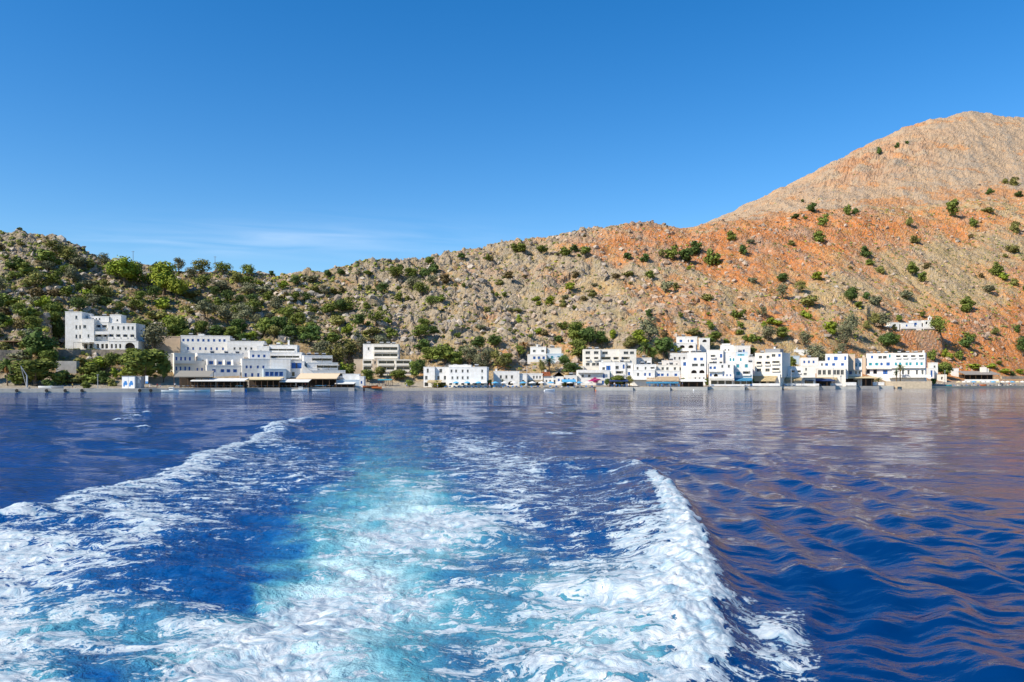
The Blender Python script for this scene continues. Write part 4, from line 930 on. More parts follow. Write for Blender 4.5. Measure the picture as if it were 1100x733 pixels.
# hillside chapel row
b = Bld('farmhouse', 'long low white farmhouse on the orange ledge left of the chapel', 'farmhouse', 956, 354, -6, D=PADD[936]+1)
b.block(956, 966, 347, 354, 0, 5, rowo((960,), 350.5, 2, 2.2, 'w')); b.block(968, 982, 347.5, 354, -.3, 5, rowo((974,), 350, 1.8, 2.2, 'b')); b.block(980.5, 990, 345, 353.5, .8, 5, rowo((983.5,), 348, 3, 2.4, 'b'))
b.block(944, 956, 350.7, 354, .5, 4, ()); b.deck(968, 992, 353, -1.4, -.3)
b = Bld('chapel', 'little white chapel with a bell gable on the orange ledge above the village', 'chapel', 992.5, 354, -6, D=PADD[936]+1)
b.block(992.5, 1005, 344.5, 354, 0, 5.5, rowo((995.5, 1001.8), 347, 2.4, 2.8, 'a')); b.deck(992, 1005.5, 353, -1, 0, rail=True)
uc = b.u(999, 2); z_ = b.z(344.5); bm = bmesh.new(); bm_box(bm, uc-.9, uc-.45, 2, 2.6, z_, z_+1.7); bm_box(bm, uc+.45, uc+.9, 2, 2.6, z_, z_+1.7); bm_box(bm, uc-.9, uc+.9, 2, 2.6, z_+1.703, z_+2.1); bm_box(bm, uc-.3, uc+.3, 2, 2.6, z_+2.103, z_+2.6); bm_box(bm, uc-.06, uc+.06, 2.25, 2.35, z_+2.603, z_+3.4); bm_box(bm, uc-.3, uc+.3, 2.25, 2.35, z_+2.95, z_+3.07); fin(bm, 'bell_gable', white, b.root)
bm = bmesh.new(); bm_cyl(bm, (uc, 2.3, z_+1.65), (uc, 2.3, z_+1.1), .12, .3, 10); fin(bm, 'bell', darkin, b.root)
# beach tavern on the right
r, W_, H_ = pergola('beach_tavern', 'open beach tavern under a low grey thatched roof near the right edge', 1036, 1073, 402, 409.5, 9, wood, 7, thatch, 'tavern', -8, slope=1.6)
bm = bmesh.new(); bm_box(bm, .4, W_-.4, 6, 8.6, -.5, H_-.2); fin(bm, 'back_wall', darkin, r)  # dark colour stands in for the shade beneath the thatch
bm = bmesh.new(); bm_box(bm, W_*.62, W_*.62+2.4, 4.5, 6.9, H_+.9, H_+3.6); bm_box(bm, W_*.62+2.6, W_*.62+3.6, 5, 6, H_+.9, H_+2.9); fin(bm, 'chimney', cream, r)
bm = bmesh.new(); bm_box(bm, 0, W_, -.1, .05, 0, .85); fin(bm, 'parapet', white, r)
ret_wall('beach_wall', 'low sandstone wall with square gaps behind the beach at the right edge', (1076, 1085, 1095, 1110, 1130, 1160), 404.5, 407.5, .8, sandst)

# small houses filling the row
for (lb, q0, q1, yt, yb_, yw, ops, mt_, up) in (
    ('small white house behind the sky blue beach awning', 607, 620, 404, 414, 0, rowo((611, 616), 408, 1.8, 2.8, 'b'), white, None),
    ('small white two-storey house tucked behind the tavern with blue shutters', 712, 730, 388, 399, -4, rowo((717, 722, 727), 392, 2, 2.8, 'w'), white, None),
    ('white house with a turquoise door squeezed between the cream hotel and its left neighbour', 803, 811, 384, 403, -10, rowo((807,), 390, 2.4, 4, 't')+rowo((807,), 398, 2.2, 4, 'w'), white, None),
    ('white back house above the arched beach house', 860, 879, 385, 396, -14, rowo((864, 869, 874), 389, 2, 2.8, 'b'), white, None),
    ('pale stepped house above the low house with two blue doors', 612, 627, 394, 404, 0, rowo((617, 622), 398, 2, 2.6, 'w'), cream, None),
    ('white house on the slope behind the rooftop turret hotel', 790, 806, 372, 384, -8, rowo((794, 799), 377, 2.2, 2.8, 'b'), white, None),
    ('low white back house left of the yellow-green trees in the village centre', 683, 700, 385, 393, 0, rowo((688, 694), 389, 2, 2.4, 'w'), white, None),
    ('white back house with small windows behind the narrow five-storey building', 720, 739, 380, 392, -4, rowo((725, 730, 735), 385, 2, 2.8, 'w'), white, None)):
    b = Bld('house', lb, 'house', q0, yb_, yw); b.block(q0, q1, yt, yb_, 0, 6, ops, mt_); b.tank((q0+q1)/2, yt, 3)
# ================================================================ PLANTS
rp = random.Random(5)
def leafmat(name, c1, c2, rand=.35):
    m = mat(name, c1, .75, .5, 1.3, second=c2, spec=.15, rand=rand); return m
LEAF = {'green': leafmat('green_foliage', (.20, .235, .045), (.09, .125, .028)), 'bright': leafmat('yellow_green_foliage', (.27, .31, .03), (.13, .18, .025)),
        'dark': leafmat('dark_green_foliage', (.10, .15, .035), (.05, .08, .024)), 'grey': leafmat('grey_green_foliage', (.23, .23, .13), (.12, .125, .065)),
        'olive': leafmat('olive_foliage', (.25, .24, .07), (.13, .13, .04)), 'dry': leafmat('dry_brown_foliage', (.20, .15, .06), (.10, .085, .04))}
bark = mat('bark', (.16, .12, .085), .95, .4, 4.0, .5, 8.0)
def crown_mesh(seed, lobes, nleaf, leaf, m, core=.62, shape=1.0, name='crown'):
    """unit crown: width 1, height 1, base at z=0; lobes in that box"""
    rg = np.random.RandomState(seed); V = []; Q = []
    L_ = []
    for i in range(lobes):
        a = rg.rand()*6.28; z_ = rg.rand()**.8
        rmax = .30*math.sqrt(max(0, 1-(abs(z_-.42)/.62)**2))*shape
        r_ = rmax*rg.rand()**.5; s_ = .13+.11*rg.rand()
        L_.append((math.cos(a)*r_, math.sin(a)*r_, .16+z_*.66, s_, s_*(.8+.5*rg.rand())))
    L_.append((0, 0, .45, .27, .34))
    W_ = np.array([l[3]**2 for l in L_]); W_ /= W_.sum()
    idx = rg.choice(len(L_), nleaf, p=W_)
    LL = np.array(L_)[idx]
    d = rg.randn(nleaf, 3); d /= np.linalg.norm(d, axis=1)[:, None]
    rr = (.72+.42*rg.rand(nleaf))[:, None]
    P = LL[:, :3]+d*np.stack([LL[:, 3], LL[:, 3], LL[:, 4]], 1)*rr
    P[:, 2] = np.clip(P[:, 2], .01, None)
    n_ = d+rg.randn(nleaf, 3)*.55; n_ /= np.linalg.norm(n_, axis=1)[:, None]
    t_ = np.cross(n_, rg.randn(nleaf, 3)); t_ /= np.linalg.norm(t_, axis=1)[:, None]; b_ = np.cross(n_, t_)
    sz = leaf*(.6+.8*rg.rand(nleaf))[:, None]
    vs = np.stack([P-t_*sz*.5, P-b_*sz*.42+n_*sz*.1, P+t_*sz*.6, P+b_*sz*.42-n_*sz*.12], 1).reshape(-1, 3)
    q = np.arange(nleaf*4).reshape(-1, 4)
    V.append(vs); Q.append(q); off = len(vs)
    # inner mass
    for l in L_:
        th = np.linspace(0, 2*np.pi, 7)[:-1]; ph = np.array([-1.1, -.4, .4, 1.1])
        ring = []
        for p_ in ph:
            for t1 in th:
                k = core*(1+.25*rg.randn()*.5)
                ring.append((l[0]+math.cos(t1)*math.cos(p_)*l[3]*k, l[1]+math.sin(t1)*math.cos(p_)*l[3]*k, max(.02, l[2]+math.sin(p_)*l[4]*k)))
        V.append(np.array(ring))
        for a in range(3):
            for c_ in range(6): Q.append(np.array([[off+a*6+c_, off+a*6+(c_+1) % 6, off+(a+1)*6+(c_+1) % 6, off+(a+1)*6+c_]]))
        Q.append(np.array([[off+18, off+19, off+20, off+21], [off+21, off+22, off+23, off+18]]))
        off += 24
    return mesh_np(name, np.concatenate(V), np.concatenate(Q), m, smooth=False)
def trunk_mesh(seed, lean=.08):
    """unit tree: trunk with limbs to reach a crown from z=.25 to 1"""
    rg = random.Random(seed); bm = bmesh.new()
    p = Vector((0, 0, -.12)); r_ = .045
    pts = [p]
    for k in range(4): p = p+Vector((rg.uniform(-lean, lean)*.5, rg.uniform(-lean, lean)*.5, .14)); pts.append(p)
    for i in range(4): bm_cyl(bm, pts[i], pts[i+1], r_*(1-.15*i), r_*(1-.15*(i+1)), 7)
    for k in range(5):
        a = k*1.3+rg.random(); b0 = pts[2+(k % 3)]; e_ = b0+Vector((math.cos(a)*.22, math.sin(a)*.22, .22+rg.random()*.12))
        bm_cyl(bm, b0, e_, .018, .007, 5)
    bmesh.ops.recalc_face_normals(bm, faces=bm.faces)
    me = bpy.data.meshes.new('trunk'); bm.to_mesh(me); bm.free(); me.materials.append(bark); return me
TRUNK = [trunk_mesh(i) for i in range(4)]
CR = {}
def crown(kind, tone, var):
    k = (kind, tone, var)
    if k not in CR:
        sd_ = abs(hash((kind[0], tone, var))) % 1000 if False else sum(map(ord, kind+tone))*7+var
        if kind == 'tree': me = crown_mesh(sd_, 13, 1500, .062, LEAF[tone])
        elif kind == 'loose': me = crown_mesh(sd_, 15, 1100, .055, LEAF[tone], core=.4, shape=1.15)
        elif kind == 'cone': me = crown_mesh(sd_, 14, 1500, .062, LEAF[tone], shape=.8)
        elif kind == 'bush': me = crown_mesh(sd_, 7, 420, .11, LEAF[tone], shape=1.25, name='bush')
        CR[k] = me
    return CR[k]
def nearplace(px):
    for lim, s_ in ((62, 'above the left pergola'), (160, 'above the stepped hotel'), (250, 'above the tan-gabled house'), (330, 'above the gallery hotel'), (395, 'above the striped hotel'), (452, 'above the hillside hotel'),
                   (530, 'above the beach hotel'), (615, 'above the yellow-awning villa'), (690, 'above the four-storey building'), (770, 'above the arcaded villa'), (845, 'above the cream hotel'), (935, 'above the cobalt-doored hotel'), (1010, 'above the small chapel'), (1500, 'above the thatched tavern')):
        if px < lim: return s_
def zone(px, py):
    ridge = float(np.interp(px, tp, tb[:, 6]))
    f = (py-ridge)/(400-ridge)
    if py > 402: return 'at the waterfront'
    if px > 740 and py < ridge-3: return 'on the bare mountain'
    if f < .12: return 'on the ridge'
    if f < .38: return 'on upper slope'
    if f < .68: return 'on middle slope'
    return 'on lower slope'
ORD = ['first', 'second', 'third', 'fourth', 'fifth', 'sixth', 'seventh', 'eighth', 'ninth', 'tenth', 'eleventh', 'twelfth', 'thirteenth', 'fourteenth', 'fifteenth', 'sixteenth']
NUM = ['one', 'two', 'three', 'four', 'five', 'six', 'seven', 'eight', 'nine', 'ten', 'eleven', 'twelve', 'thirteen', 'fourteen', 'fifteen', 'sixteen']
pending = {}
def queue(o, base, cat, group, px): pending.setdefault((base, cat, group), []).append((px, o))
TONE = {'green': 'green', 'bright': 'yellow-green', 'dark': 'dark green', 'grey': 'grey-green', 'olive': 'olive green', 'dry': 'brownish'}
npl = [0]
def plant(px, py, wpx, hpx, tone='green', kind='tree', where=None, D=None):
    if D is None: x, y, z = hit(px, py)
    else: y = D; x = (px-550)/F*D; z = ground(px, D)
    for (fx, fy, fr) in footprints:
        if (x-fx)**2+(y-fy)**2 < (fr*.75)**2 and kind != 'tree_forced': return None
    s_ = y/F; W_, H_ = wpx*s_, hpx*s_
    npl[0] += 1; var = npl[0] % 3
    rz = rp.random()*6.28
    loc = where or zone(px, py)+' '+nearplace(px)
    if kind in ('tree', 'loose', 'cone'):
        r = empty({'tree': 'broadleaf_tree', 'loose': 'olive_tree', 'cone': 'pine_tree'}[kind], (x, y, z-.1), rz)
        r.scale = (W_*1.15, W_*1.15, H_*1.02)
        link('trunk', TRUNK[var], r)
        c_ = link('crown', crown(kind, tone, var), r); c_.scale = (1, 1, .86); c_.location = (0, 0, .16 if kind != 'cone' else .1)
        kd = {'tree': 'rounded tree', 'loose': 'loose-crowned tree', 'cone': 'dense pine'}[kind]
        big_ = '' if 9 < wpx < 24 else ('small ' if wpx <= 9 else 'large ')
        queue(r, f'{big_}{TONE[tone]} {kd} {loc}', 'tree', 'trees '+(where or zone(px, py)+' '+nearplace(px)), px)
    else:
        r = link('bush', crown('bush', tone, var)); r.location = (x, y, z-.12*H_); r.rotation_euler = (0, 0, rz); r.scale = (W_*1.2, W_*1.2, H_*1.15)
        big_ = 'small ' if wpx < 7 else ('large ' if wpx > 12 else '')
        queue(r, f'{big_}{TONE[tone]} bush {loc}', 'bush', 'bushes '+(where or zone(px, py)+' '+nearplace(px)), px)
    return r
# px, base row, width, height, tone, kind
explicit = """44 388 38 34 dark cone
38 415 54 30 green tree
22 414 26 20 green bush
62 414 22 16 green bush
155 412 58 37 green tree
138 410 24 24 bright tree
176 411 18 26 green tree
108 397 26 12 bright bush
96 404 30 12 green bush
118 400 14 20 green tree
84 412 20 12 olive bush
100 413 22 12 green bush
112 413 16 14 dark bush
124 408 10 12 bright bush
76 412 14 9 dry bush
133 307 36 31 bright tree
146 305 24 24 green loose
176 318 40 36 bright tree
190 322 24 26 bright tree
112 287 16 14 grey loose
60 279 30 20 olive loose
44 284 24 16 green bush
74 284 24 18 olive loose
36 312 26 20 olive loose
30 296 20 14 green bush
78 306 18 20 grey loose
58 305 22 14 green bush
120 300 12 14 green tree
95 312 20 12 grey bush
100 330 22 14 grey loose
70 320 18 12 green bush
32 344 26 12 green bush
55 350 28 24 green tree
62 372 16 28 dark tree
48 332 20 12 bright bush
10 330 26 12 green bush
18 290 20 14 dark bush
216 297 22 18 olive loose
240 296 18 16 green loose
266 300 18 16 green loose
292 298 7 7 dark tree
192 293 16 16 grey loose
205 300 14 12 grey loose
240 316 24 14 grey loose
268 318 24 14 grey loose
285 316 16 10 grey bush
235 330 16 10 green bush
352 299 10 9 dark tree
366 297 10 8 dark tree
385 296 7 6 grey loose
395 296 14 5 green bush
422 292 9 6 green bush
431 290 8 6 dark bush
461 286 12 9 green tree
496 279 10 7 dark tree
467 294 12 12 dark bush
456 300 14 12 dark bush
147 336 20 14 green loose
170 345 22 12 olive bush
192 362 28 22 green tree
186 366 18 16 green tree
216 362 20 16 green tree
232 368 20 16 dark tree
250 368 22 14 green tree
165 380 30 32 grey loose
150 362 26 18 green tree
176 376 18 20 olive loose
244 348 24 22 grey loose
262 352 26 26 grey loose
230 340 14 12 grey loose
256 360 20 16 dark tree
300 358 22 18 dark tree
285 362 24 20 green tree
272 340 26 18 green loose
320 352 20 16 green tree
312 366 22 16 dark tree
335 372 26 22 dark tree
346 386 28 20 grey loose
360 390 28 22 olive loose
374 390 26 18 olive loose
388 384 18 16 grey loose
356 374 22 16 green tree
310 345 24 16 green loose
375 403 20 12 green bush
368 402 12 12 bright bush
385 352 16 14 dark tree
366 336 20 14 dark tree
352 340 18 12 green tree
395 411 20 14 green tree
408 406 14 12 olive tree
428 410 22 12 green tree
445 408 16 20 green tree
452 402 14 16 dark tree
478 394 34 22 green tree
462 390 22 18 green tree
490 396 20 18 green tree
504 394 24 22 grey loose
516 398 18 20 grey loose
498 382 16 10 dark tree
455 376 20 12 dark bush
466 362 14 11 dark tree
400 360 20 10 olive bush
422 366 18 12 green bush
470 418 8 7 bright bush
535 398 22 22 olive loose
524 396 18 22 grey loose
545 394 16 14 green tree
532 374 18 14 dark tree
558 384 13 12 green tree
557 348 8 9 bright bush
514 378 20 16 dark tree
580 359 12 6 bright bush
600 368 12 8 dark bush
618 370 24 24 green tree
632 374 24 22 dark tree
646 374 16 18 dark tree
622 388 24 24 green tree
606 396 14 14 dark tree
614 404 22 14 dark tree
622 400 14 12 olive tree
582 402 10 16 olive loose
540 412 3 5 green bush
698 368 26 26 grey loose
688 374 22 18 bright tree
677 378 18 16 olive tree
658 366 9 12 bright tree
712 386 26 22 dark tree
726 392 22 14 olive tree
700 388 14 14 green tree
718 394 14 10 bright bush
735 379 10 6 green bush
727 380 10 7 green bush
768 368 18 11 green tree
760 374 20 10 green bush
780 370 10 6 green bush
745 360 16 8 olive bush
763 353 9 8 bright bush
795 354 10 8 green bush
793 360 12 6 green bush
735 408 10 10 green tree
806 380 13 7 dark bush
810 370 18 8 green bush
802 366 10 5 green bush
825 368 20 18 grey loose
840 366 18 14 green tree
832 350 16 8 bright bush
820 352 8 6 bright bush
820 342 13 13 grey loose
864 374 18 16 grey loose
878 390 26 20 grey loose
893 360 18 13 bright bush
907 376 20 28 grey loose
914 362 20 26 grey loose
904 384 14 14 grey loose
932 356 11 13 olive loose
948 354 24 16 grey loose
940 352 14 16 olive loose
954 378 22 20 dark tree
962 372 16 12 green tree
966 348 8 8 green tree
960 356 6 6 olive bush
991 343 7 7 green tree
851 394 10 10 green bush
898 384 10 8 olive bush
1010 370 20 20 green loose
1037 374 16 13 dark bush
1018 386 11 11 bright bush
1031 387 9 10 green bush
1069 360 9 9 olive bush
1093 358 8 9 dark bush
1098 382 18 20 dark loose
1038 336 16 9 green bush
1015 407 20 17 green tree
1002 388 10 11 green bush
1047 398 18 5 bright bush
1064 396 12 5 bright bush
1080 402 16 5 bright bush
1095 402 10 5 bright bush
1072 392 8 4 green bush
1088 404 6 5 dark bush
945 167 6 9 dark bush
964 161 6 6 dark bush
975 155 5 4 dark bush
871 228 12 10 dark bush
855 235 9 5 dark bush
862 218 4 4 dark bush
885 244 13 12 green bush
882 261 15 13 green bush
911 232 8 11 green bush
919 231 8 8 dark bush
1023 234 16 18 green bush
1045 245 9 9 green bush
1064 211 8 7 dark bush
1089 200 11 11 olive bush
1080 198 6 8 olive bush
1093 212 10 6 dark bush
1090 250 12 14 olive bush
1088 272 13 11 olive bush
1071 297 15 14 green bush
1090 307 11 9 olive bush
1062 316 11 10 grey bush
1039 332 16 12 green bush
929 277 13 12 dark bush
946 294 9 11 olive bush
980 297 14 13 green bush
991 304 11 11 green bush
975 323 16 12 grey bush
942 330 15 14 grey bush
915 328 16 19 dark tree
930 323 8 9 dark bush
841 305 14 11 dark tree
841 321 15 16 grey loose
860 316 13 14 olive loose
868 330 22 14 olive bush
866 343 12 9 bright bush
983 263 10 11 olive bush
977 244 8 12 olive bush
787 260 13 11 green bush
799 274 10 12 dark bush
765 286 18 17 green bush
747 274 16 15 dark bush
736 282 18 15 dark bush
722 280 16 14 green bush
710 276 8 8 olive bush
607 275 15 9 green bush
616 272 10 8 dark bush
627 275 14 9 green bush
582 272 14 8 green bush
560 272 14 10 green bush
693 282 12 9 dark bush
675 279 11 8 dark bush
676 298 18 7 olive bush
700 299 13 8 green bush
715 316 14 14 grey bush
791 342 15 8 green bush
761 323 16 8 olive bush
764 355 8 7 green bush
731 342 7 6 green bush
697 341 9 9 dark bush
743 360 14 7 olive bush
612 312 14 8 bright bush
605 330 10 8 olive bush"""
for ln in explicit.split('\n'):
    a = ln.split(); plant(float(a[0]), float(a[1]), float(a[2]), float(a[3]), a[4], a[5])
nb = sum(1 for o in COL.objects if o.name.startswith('bush'))
# the rest of the countable bushes on the slopes
rs = random.Random(21); tries = 0
taken = [(float(l.split()[0]), float(l.split()[1])) for l in explicit.split('\n')]
while nb < 300 and tries < 6000:
    tries += 1
    px = rs.uniform(-5, 1105) if rs.random() < .3 else rs.uniform(-5, 640)
    top = float(np.interp(px, tp, tb[:, 6])); py = rs.uniform(top+4, 392)
    if px > 640 and rs.random() < .3: continue
    w_ = (7+13*rs.random()**1.5) if px < 380 else (4.5+9*rs.random()**1.8)
    if any(abs(px-q[0]) < w_*.5 and abs(py-q[1]) < w_*.45 for q in taken): continue
    if px > 150 and px < 1000 and py > 374: continue
    if 60 < px < 152 and 340 < py < 402: continue
    tone = rs.choice(['green', 'olive', 'grey', 'bright', 'green', 'olive', 'dry'] if px < 420 else ['olive', 'green', 'green', 'grey', 'dry', 'olive', 'bright'])
    if plant(px, py, w_, w_*rs.uniform(.5, .8), tone, 'bush'): taken.append((px, py)); nb += 1
# more trees on the left hill
nt_ = 0; tries = 0
while nt_ < 62 and tries < 3000:
    tries += 1
    px = rs.uniform(-10, 470); top = float(np.interp(px, tp, tb[:, 6])); py = rs.uniform(top+8, 376)
    if px > 400 and rs.random() < .5: continue
    if 60 < px < 152 and 340 < py < 402: continue
    w_ = rs.uniform(12, 22)
    if any(abs(px-q[0]) < 9 and abs(py-q[1]) < 8 for q in taken): continue
    if plant(px, py, w_, w_*rs.uniform(.6, .95), rs.choice(['green', 'olive', 'dark', 'grey', 'green', 'dark']), rs.choice(['tree', 'loose', 'loose'])): taken.append((px, py)); nt_ += 1
# ---- palms
palm_tr = mat('palm_bark', (.20, .14, .09), .95, .4, 5.0, .6, 9.0)
palm_gr = leafmat('palm_fronds', (.10, .15, .03), (.05, .08, .02)); palm_dk = leafmat('dark_palm_fronds', (.035, .07, .025), (.02, .04, .015)); palm_dry = leafmat('dry_palm_fronds', (.38, .20, .05), (.22, .12, .04))
def palm(px, py, wpx, hpx, label, m, dry=True, D=None, nfr=34):
    x, y, z = hit(px, py) if D is None else ((px-550)/F*D, D, float(ground(px, D)))
    s_ = y/F; H_ = hpx*s_; Rr = wpx*s_/2
    r = empty('palm_tree', (x, y, z-.1)); tag(r, label, 'palm tree')
    bm = bmesh.new(); th = H_-Rr*.75; n = 7
    for i in range(n): bm_cyl(bm, (0, 0, th*i/n-(.5 if i == 0 else 0)), (0.0, 0, th*(i+1)/n), .30-.012*i, .24-.012*i, 9)
    fin(bm, 'trunk', palm_tr, r)
    def fronds(name, mm, cnt, e0, e1, seed, k):
        rg = random.Random(seed); bm = bmesh.new()
        for f in range(cnt):
            a = rg.random()*6.28; e_ = R(rg.uniform(e0, e1)); Lf = Rr*k*rg.uniform(.85, 1.1); pts = []
            p = Vector((0, 0, th)); ee = e_
            for q in range(7):
                pts.append(p.copy()); p += Vector((math.cos(a)*math.cos(ee), math.sin(a)*math.cos(ee), math.sin(ee)))*Lf/6; ee -= R(13)
            sd_ = Vector((-math.sin(a), math.cos(a), 0))
            for q in range(6):
                w0, w1 = [Rr*.16*math.sin(math.pi*min(1, (t_+.6)/7)) for t_ in (q, q+1)]
                for sg in (-1, 1):
                    c0, c1 = pts[q], pts[q+1]; mid = (c0+c1)/2
                    d_ = Vector((0, 0, -w0*.6)); bm.faces.new([bm.verts.new(v_) for v_ in (c0, c0*.35+c1*.65, mid+(c1-c0)*.9+sd_*sg*w1+d_)])
                    bm.faces.new([bm.verts.new(v_) for v_ in (c0*.5+c1*.5, c1, c1+(c1-c0)*.5+sd_*sg*w1*.9+d_)])
        fin(bm, name, mm, r)
    fronds('crown', m, nfr, -15, 80, int(px), 1.15)
    if dry: fronds('dry_fronds', palm_dry, nfr//3, -60, -20, int(px)+1, .7)
palm(8, 415, 26, 32, 'big palm with orange dry lower fronds on the quay at the left edge', palm_gr)
palm(590, 402, 14, 18, 'dark palm standing between the two villas on the slope', palm_dk)
palm(695, 388, 22, 22, 'pale bushy palm on the slope right of the four-storey building', palm_gr)
palm(967, 408, 11, 23, 'tall palm with orange dry fronds before the last long hotel', palm_gr, D=shore(967)+9)
palm(963, 408, 8, 16, 'shorter dry palm left of the tall palm before the last long hotel', palm_dk, D=shore(963)+8)
palm(987, 408, 9, 12, 'small palm at the right end of the last long hotel terrace', palm_gr, D=shore(987)+9)
palm(540, 415, 5, 9, 'tiny palm before the low flat-roofed beach house', palm_gr, False, D=shore(540)+7)
palm(513, 416, 5, 9, 'tiny palm before the right end of the beach hotel', palm_gr, False, D=shore(513)+7)
palm(563, 388, 12, 16, 'dry yellow palm left of the villa with the yellow awning', palm_dry, False)
palm(938, 404, 8, 8, 'low spreading palm beside the thin tan tower', palm_gr, False, D=shore(938)+11)
palm(944, 404, 9, 9, 'low palm between the tan tower and the tall palm', palm_gr, False, D=shore(944)+11)
palm(184, 383, 8, 6, 'small palm before the tan gabled guest house', palm_dk, False)
for (a_, b_, c_, d_, e_, f_) in ((5, 400, 16, 12, 'green', 'bush'), (-12, 412, 20, 22, 'green', 'tree'), (66, 396, 14, 10, 'olive', 'bush'), (90, 392, 20, 9, 'olive', 'bush'), (128, 392, 16, 12, 'green', 'bush'), (142, 388, 20, 14, 'green', 'tree'), (92, 418, 12, 8, 'green', 'bush'), (120, 415, 12, 9, 'olive', 'bush'), (70, 408, 14, 9, 'green', 'bush'), (52, 416, 12, 9, 'dark', 'bush'), (34, 378, 22, 14, 'green', 'bush'), (52, 392, 22, 16, 'green', 'tree')):
    plant(a_, b_, c_, d_, e_, f_)
for (a_, b_, c_, d_, e_) in ((526, 414, 7, 8, 'green'), (562, 412, 6, 7, 'olive'), (606, 411, 7, 8, 'green'), (652, 411, 7, 9, 'dark'), (733, 412, 9, 9, 'green'), (759, 412, 6, 9, 'green'), (808, 411, 6, 9, 'dark'), (864, 410, 8, 8, 'olive'), (902, 412, 7, 9, 'green'), (929, 410, 7, 8, 'olive'), (1003, 413, 7, 8, 'green'), (394, 413, 10, 9, 'bright'), (440, 414, 12, 8, 'green')):
    plant(a_, b_, c_, d_, e_, 'tree', where='between the waterfront houses', D=float(shore(a_))+6)
plant(664, 414, 20, 12, 'green', 'tree', where='shading the beach cafe below the cubic house', D=shore(664)+6)
plant(676, 414, 10, 12, 'olive', 'tree', where='before the white guest house porch', D=shore(676)+6)
plant(215, 407, 16, 9, 'dark', 'bush', where='beside the pale block with blue windows', D=shore(215)+13)
plant(473, 403, 18, 6, 'olive', 'bush', where='on the vine terrace of the beach hotel', D=shore(473)+6)
# ---- countless scrub and stones: one object each
def scatter_xy(n, dens, seed):
    rg = np.random.RandomState(seed); res = []
    for _ in range(n):
        px = rg.uniform(-60, 1160); c0 = int(np.interp(px, cols, np.arange(ncol)))
        r0 = rg.randint(40, 330)
        if rg.rand() > dens(px, RV[r0, c0], YSC[r0, c0]): continue
        f = rg.rand()
        res.append((TX[r0, c0]*(1-f)+TX[r0+1, c0]*f+rg.randn()*.3, TY[r0, c0]*(1-f)+TY[r0+1, c0]*f, TZ[r0, c0]*(1-f)+TZ[r0+1, c0]*f, px))
    return res
fpa = np.array(footprints)
def clear(x, y): return np.all((fpa[:, 0]-x)**2+(fpa[:, 1]-y)**2 > (fpa[:, 2]*.8)**2)
def dveg(px, sg, yy):
    if sg < 3.8: return 0
    if sg > 6.3: return .07 if px > 740 else 0
    if yy > 372 and 150 < px < 1010 and sg < 4.3: return .25
    return float(np.interp(px, [0, 300, 420, 540, 640, 800, 930, 1000, 1060, 1100], [.85, .85, .75, .6, .38, .28, .5, .7, .75, .6]))
V = []; Q = []; Cc = []; off = 0; rg = np.random.RandomState(8)
tones = np.array([(.21, .23, .05), (.25, .25, .07), (.13, .16, .04), (.34, .33, .05), (.25, .24, .12), (.32, .26, .10)])
for (x, y, z, px) in scatter_xy(21000, dveg, 31):
    if not clear(x, y): continue
    s_ = (.4+1.1*rg.rand()**1.6)*(1.25 if px < 420 else .9); n = 13
    d = rg.randn(n, 3); d /= np.linalg.norm(d, axis=1)[:, None]; d[:, 2] = np.abs(d[:, 2])
    P = np.array([x, y, z-.05])+d*np.array([s_, s_, s_*.62])*(.5+.5*rg.rand(n))[:, None]
    t_ = np.cross(d, rg.randn(n, 3)); t_ /= np.linalg.norm(t_, axis=1)[:, None]; b_ = np.cross(d, t_); z_ = s_*.42
    V.append(np.stack([P-t_*z_, P-b_*z_, P+t_*z_, P+b_*z_], 1).reshape(-1, 3)); Q.append(np.arange(n*4).reshape(-1, 4)+off); off += n*4
    tn = tones[rg.choice(6, p=[.28, .24, .16, .08, .12, .12])]*rg.uniform(.7, 1.25); Cc.append(np.repeat(tn[None], n*4, 0))
def attrmat(name, rough=.9, nscale=2.0, bump=0):
    m = bpy.data.materials.new(name); m.use_nodes = True; t = m.node_tree; b = t.nodes['Principled BSDF']; b.inputs['Roughness'].default_value = rough; b.inputs['Specular IOR Level'].default_value = .15
    a_ = N(t, 'ShaderNodeAttribute', attribute_name='tone'); nz = N(t, 'ShaderNodeTexNoise'); nz.inputs['Scale'].default_value = nscale; nz.inputs['Detail'].default_value = 5
    tc = N(t, 'ShaderNodeTexCoord'); t.links.new(tc.outputs['Object'], nz.inputs['Vector'])
    h = N(t, 'ShaderNodeHueSaturation'); t.links.new(a_.outputs['Color'], h.inputs['Color']); t.links.new(M(t, 'MULTIPLY_ADD', nz.outputs[0], 1.2, .4), h.inputs['Value']); t.links.new(h.outputs[0], b.inputs['Base Color'])
    if bump:
        bp = N(t, 'ShaderNodeBump'); bp.inputs['Strength'].default_value = 1; bp.inputs['Distance'].default_value = bump; t.links.new(nz.outputs[0], bp.inputs['Height']); t.links.new(bp.outputs[0], b.inputs['Normal'])
    return m
def setcol(me, arr):
    ca = me.color_attributes.new('tone', 'FLOAT_COLOR', 'POINT'); ca.data.foreach_set('color', np.concatenate([arr, np.ones((len(arr), 1))], 1).astype(np.float32).ravel())
me = mesh_np('scrub', np.concatenate(V), np.concatenate(Q), attrmat('dry_scrub'), smooth=False); setcol(me, np.concatenate(Cc))
tag(link('scrub', me), 'low thorny scrub scattered all over the rocky slopes', 'scrub', kind='stuff')
bmi = bmesh.new(); bmesh.ops.create_icosphere(bmi, subdivisions=1, radius=1); bmi.verts.ensure_lookup_table()
IV = np.array([v_.co[:] for v_ in bmi.verts]); IF = np.array([[v_.index for v_ in f.verts] for f in bmi.faces]); bmi.free()
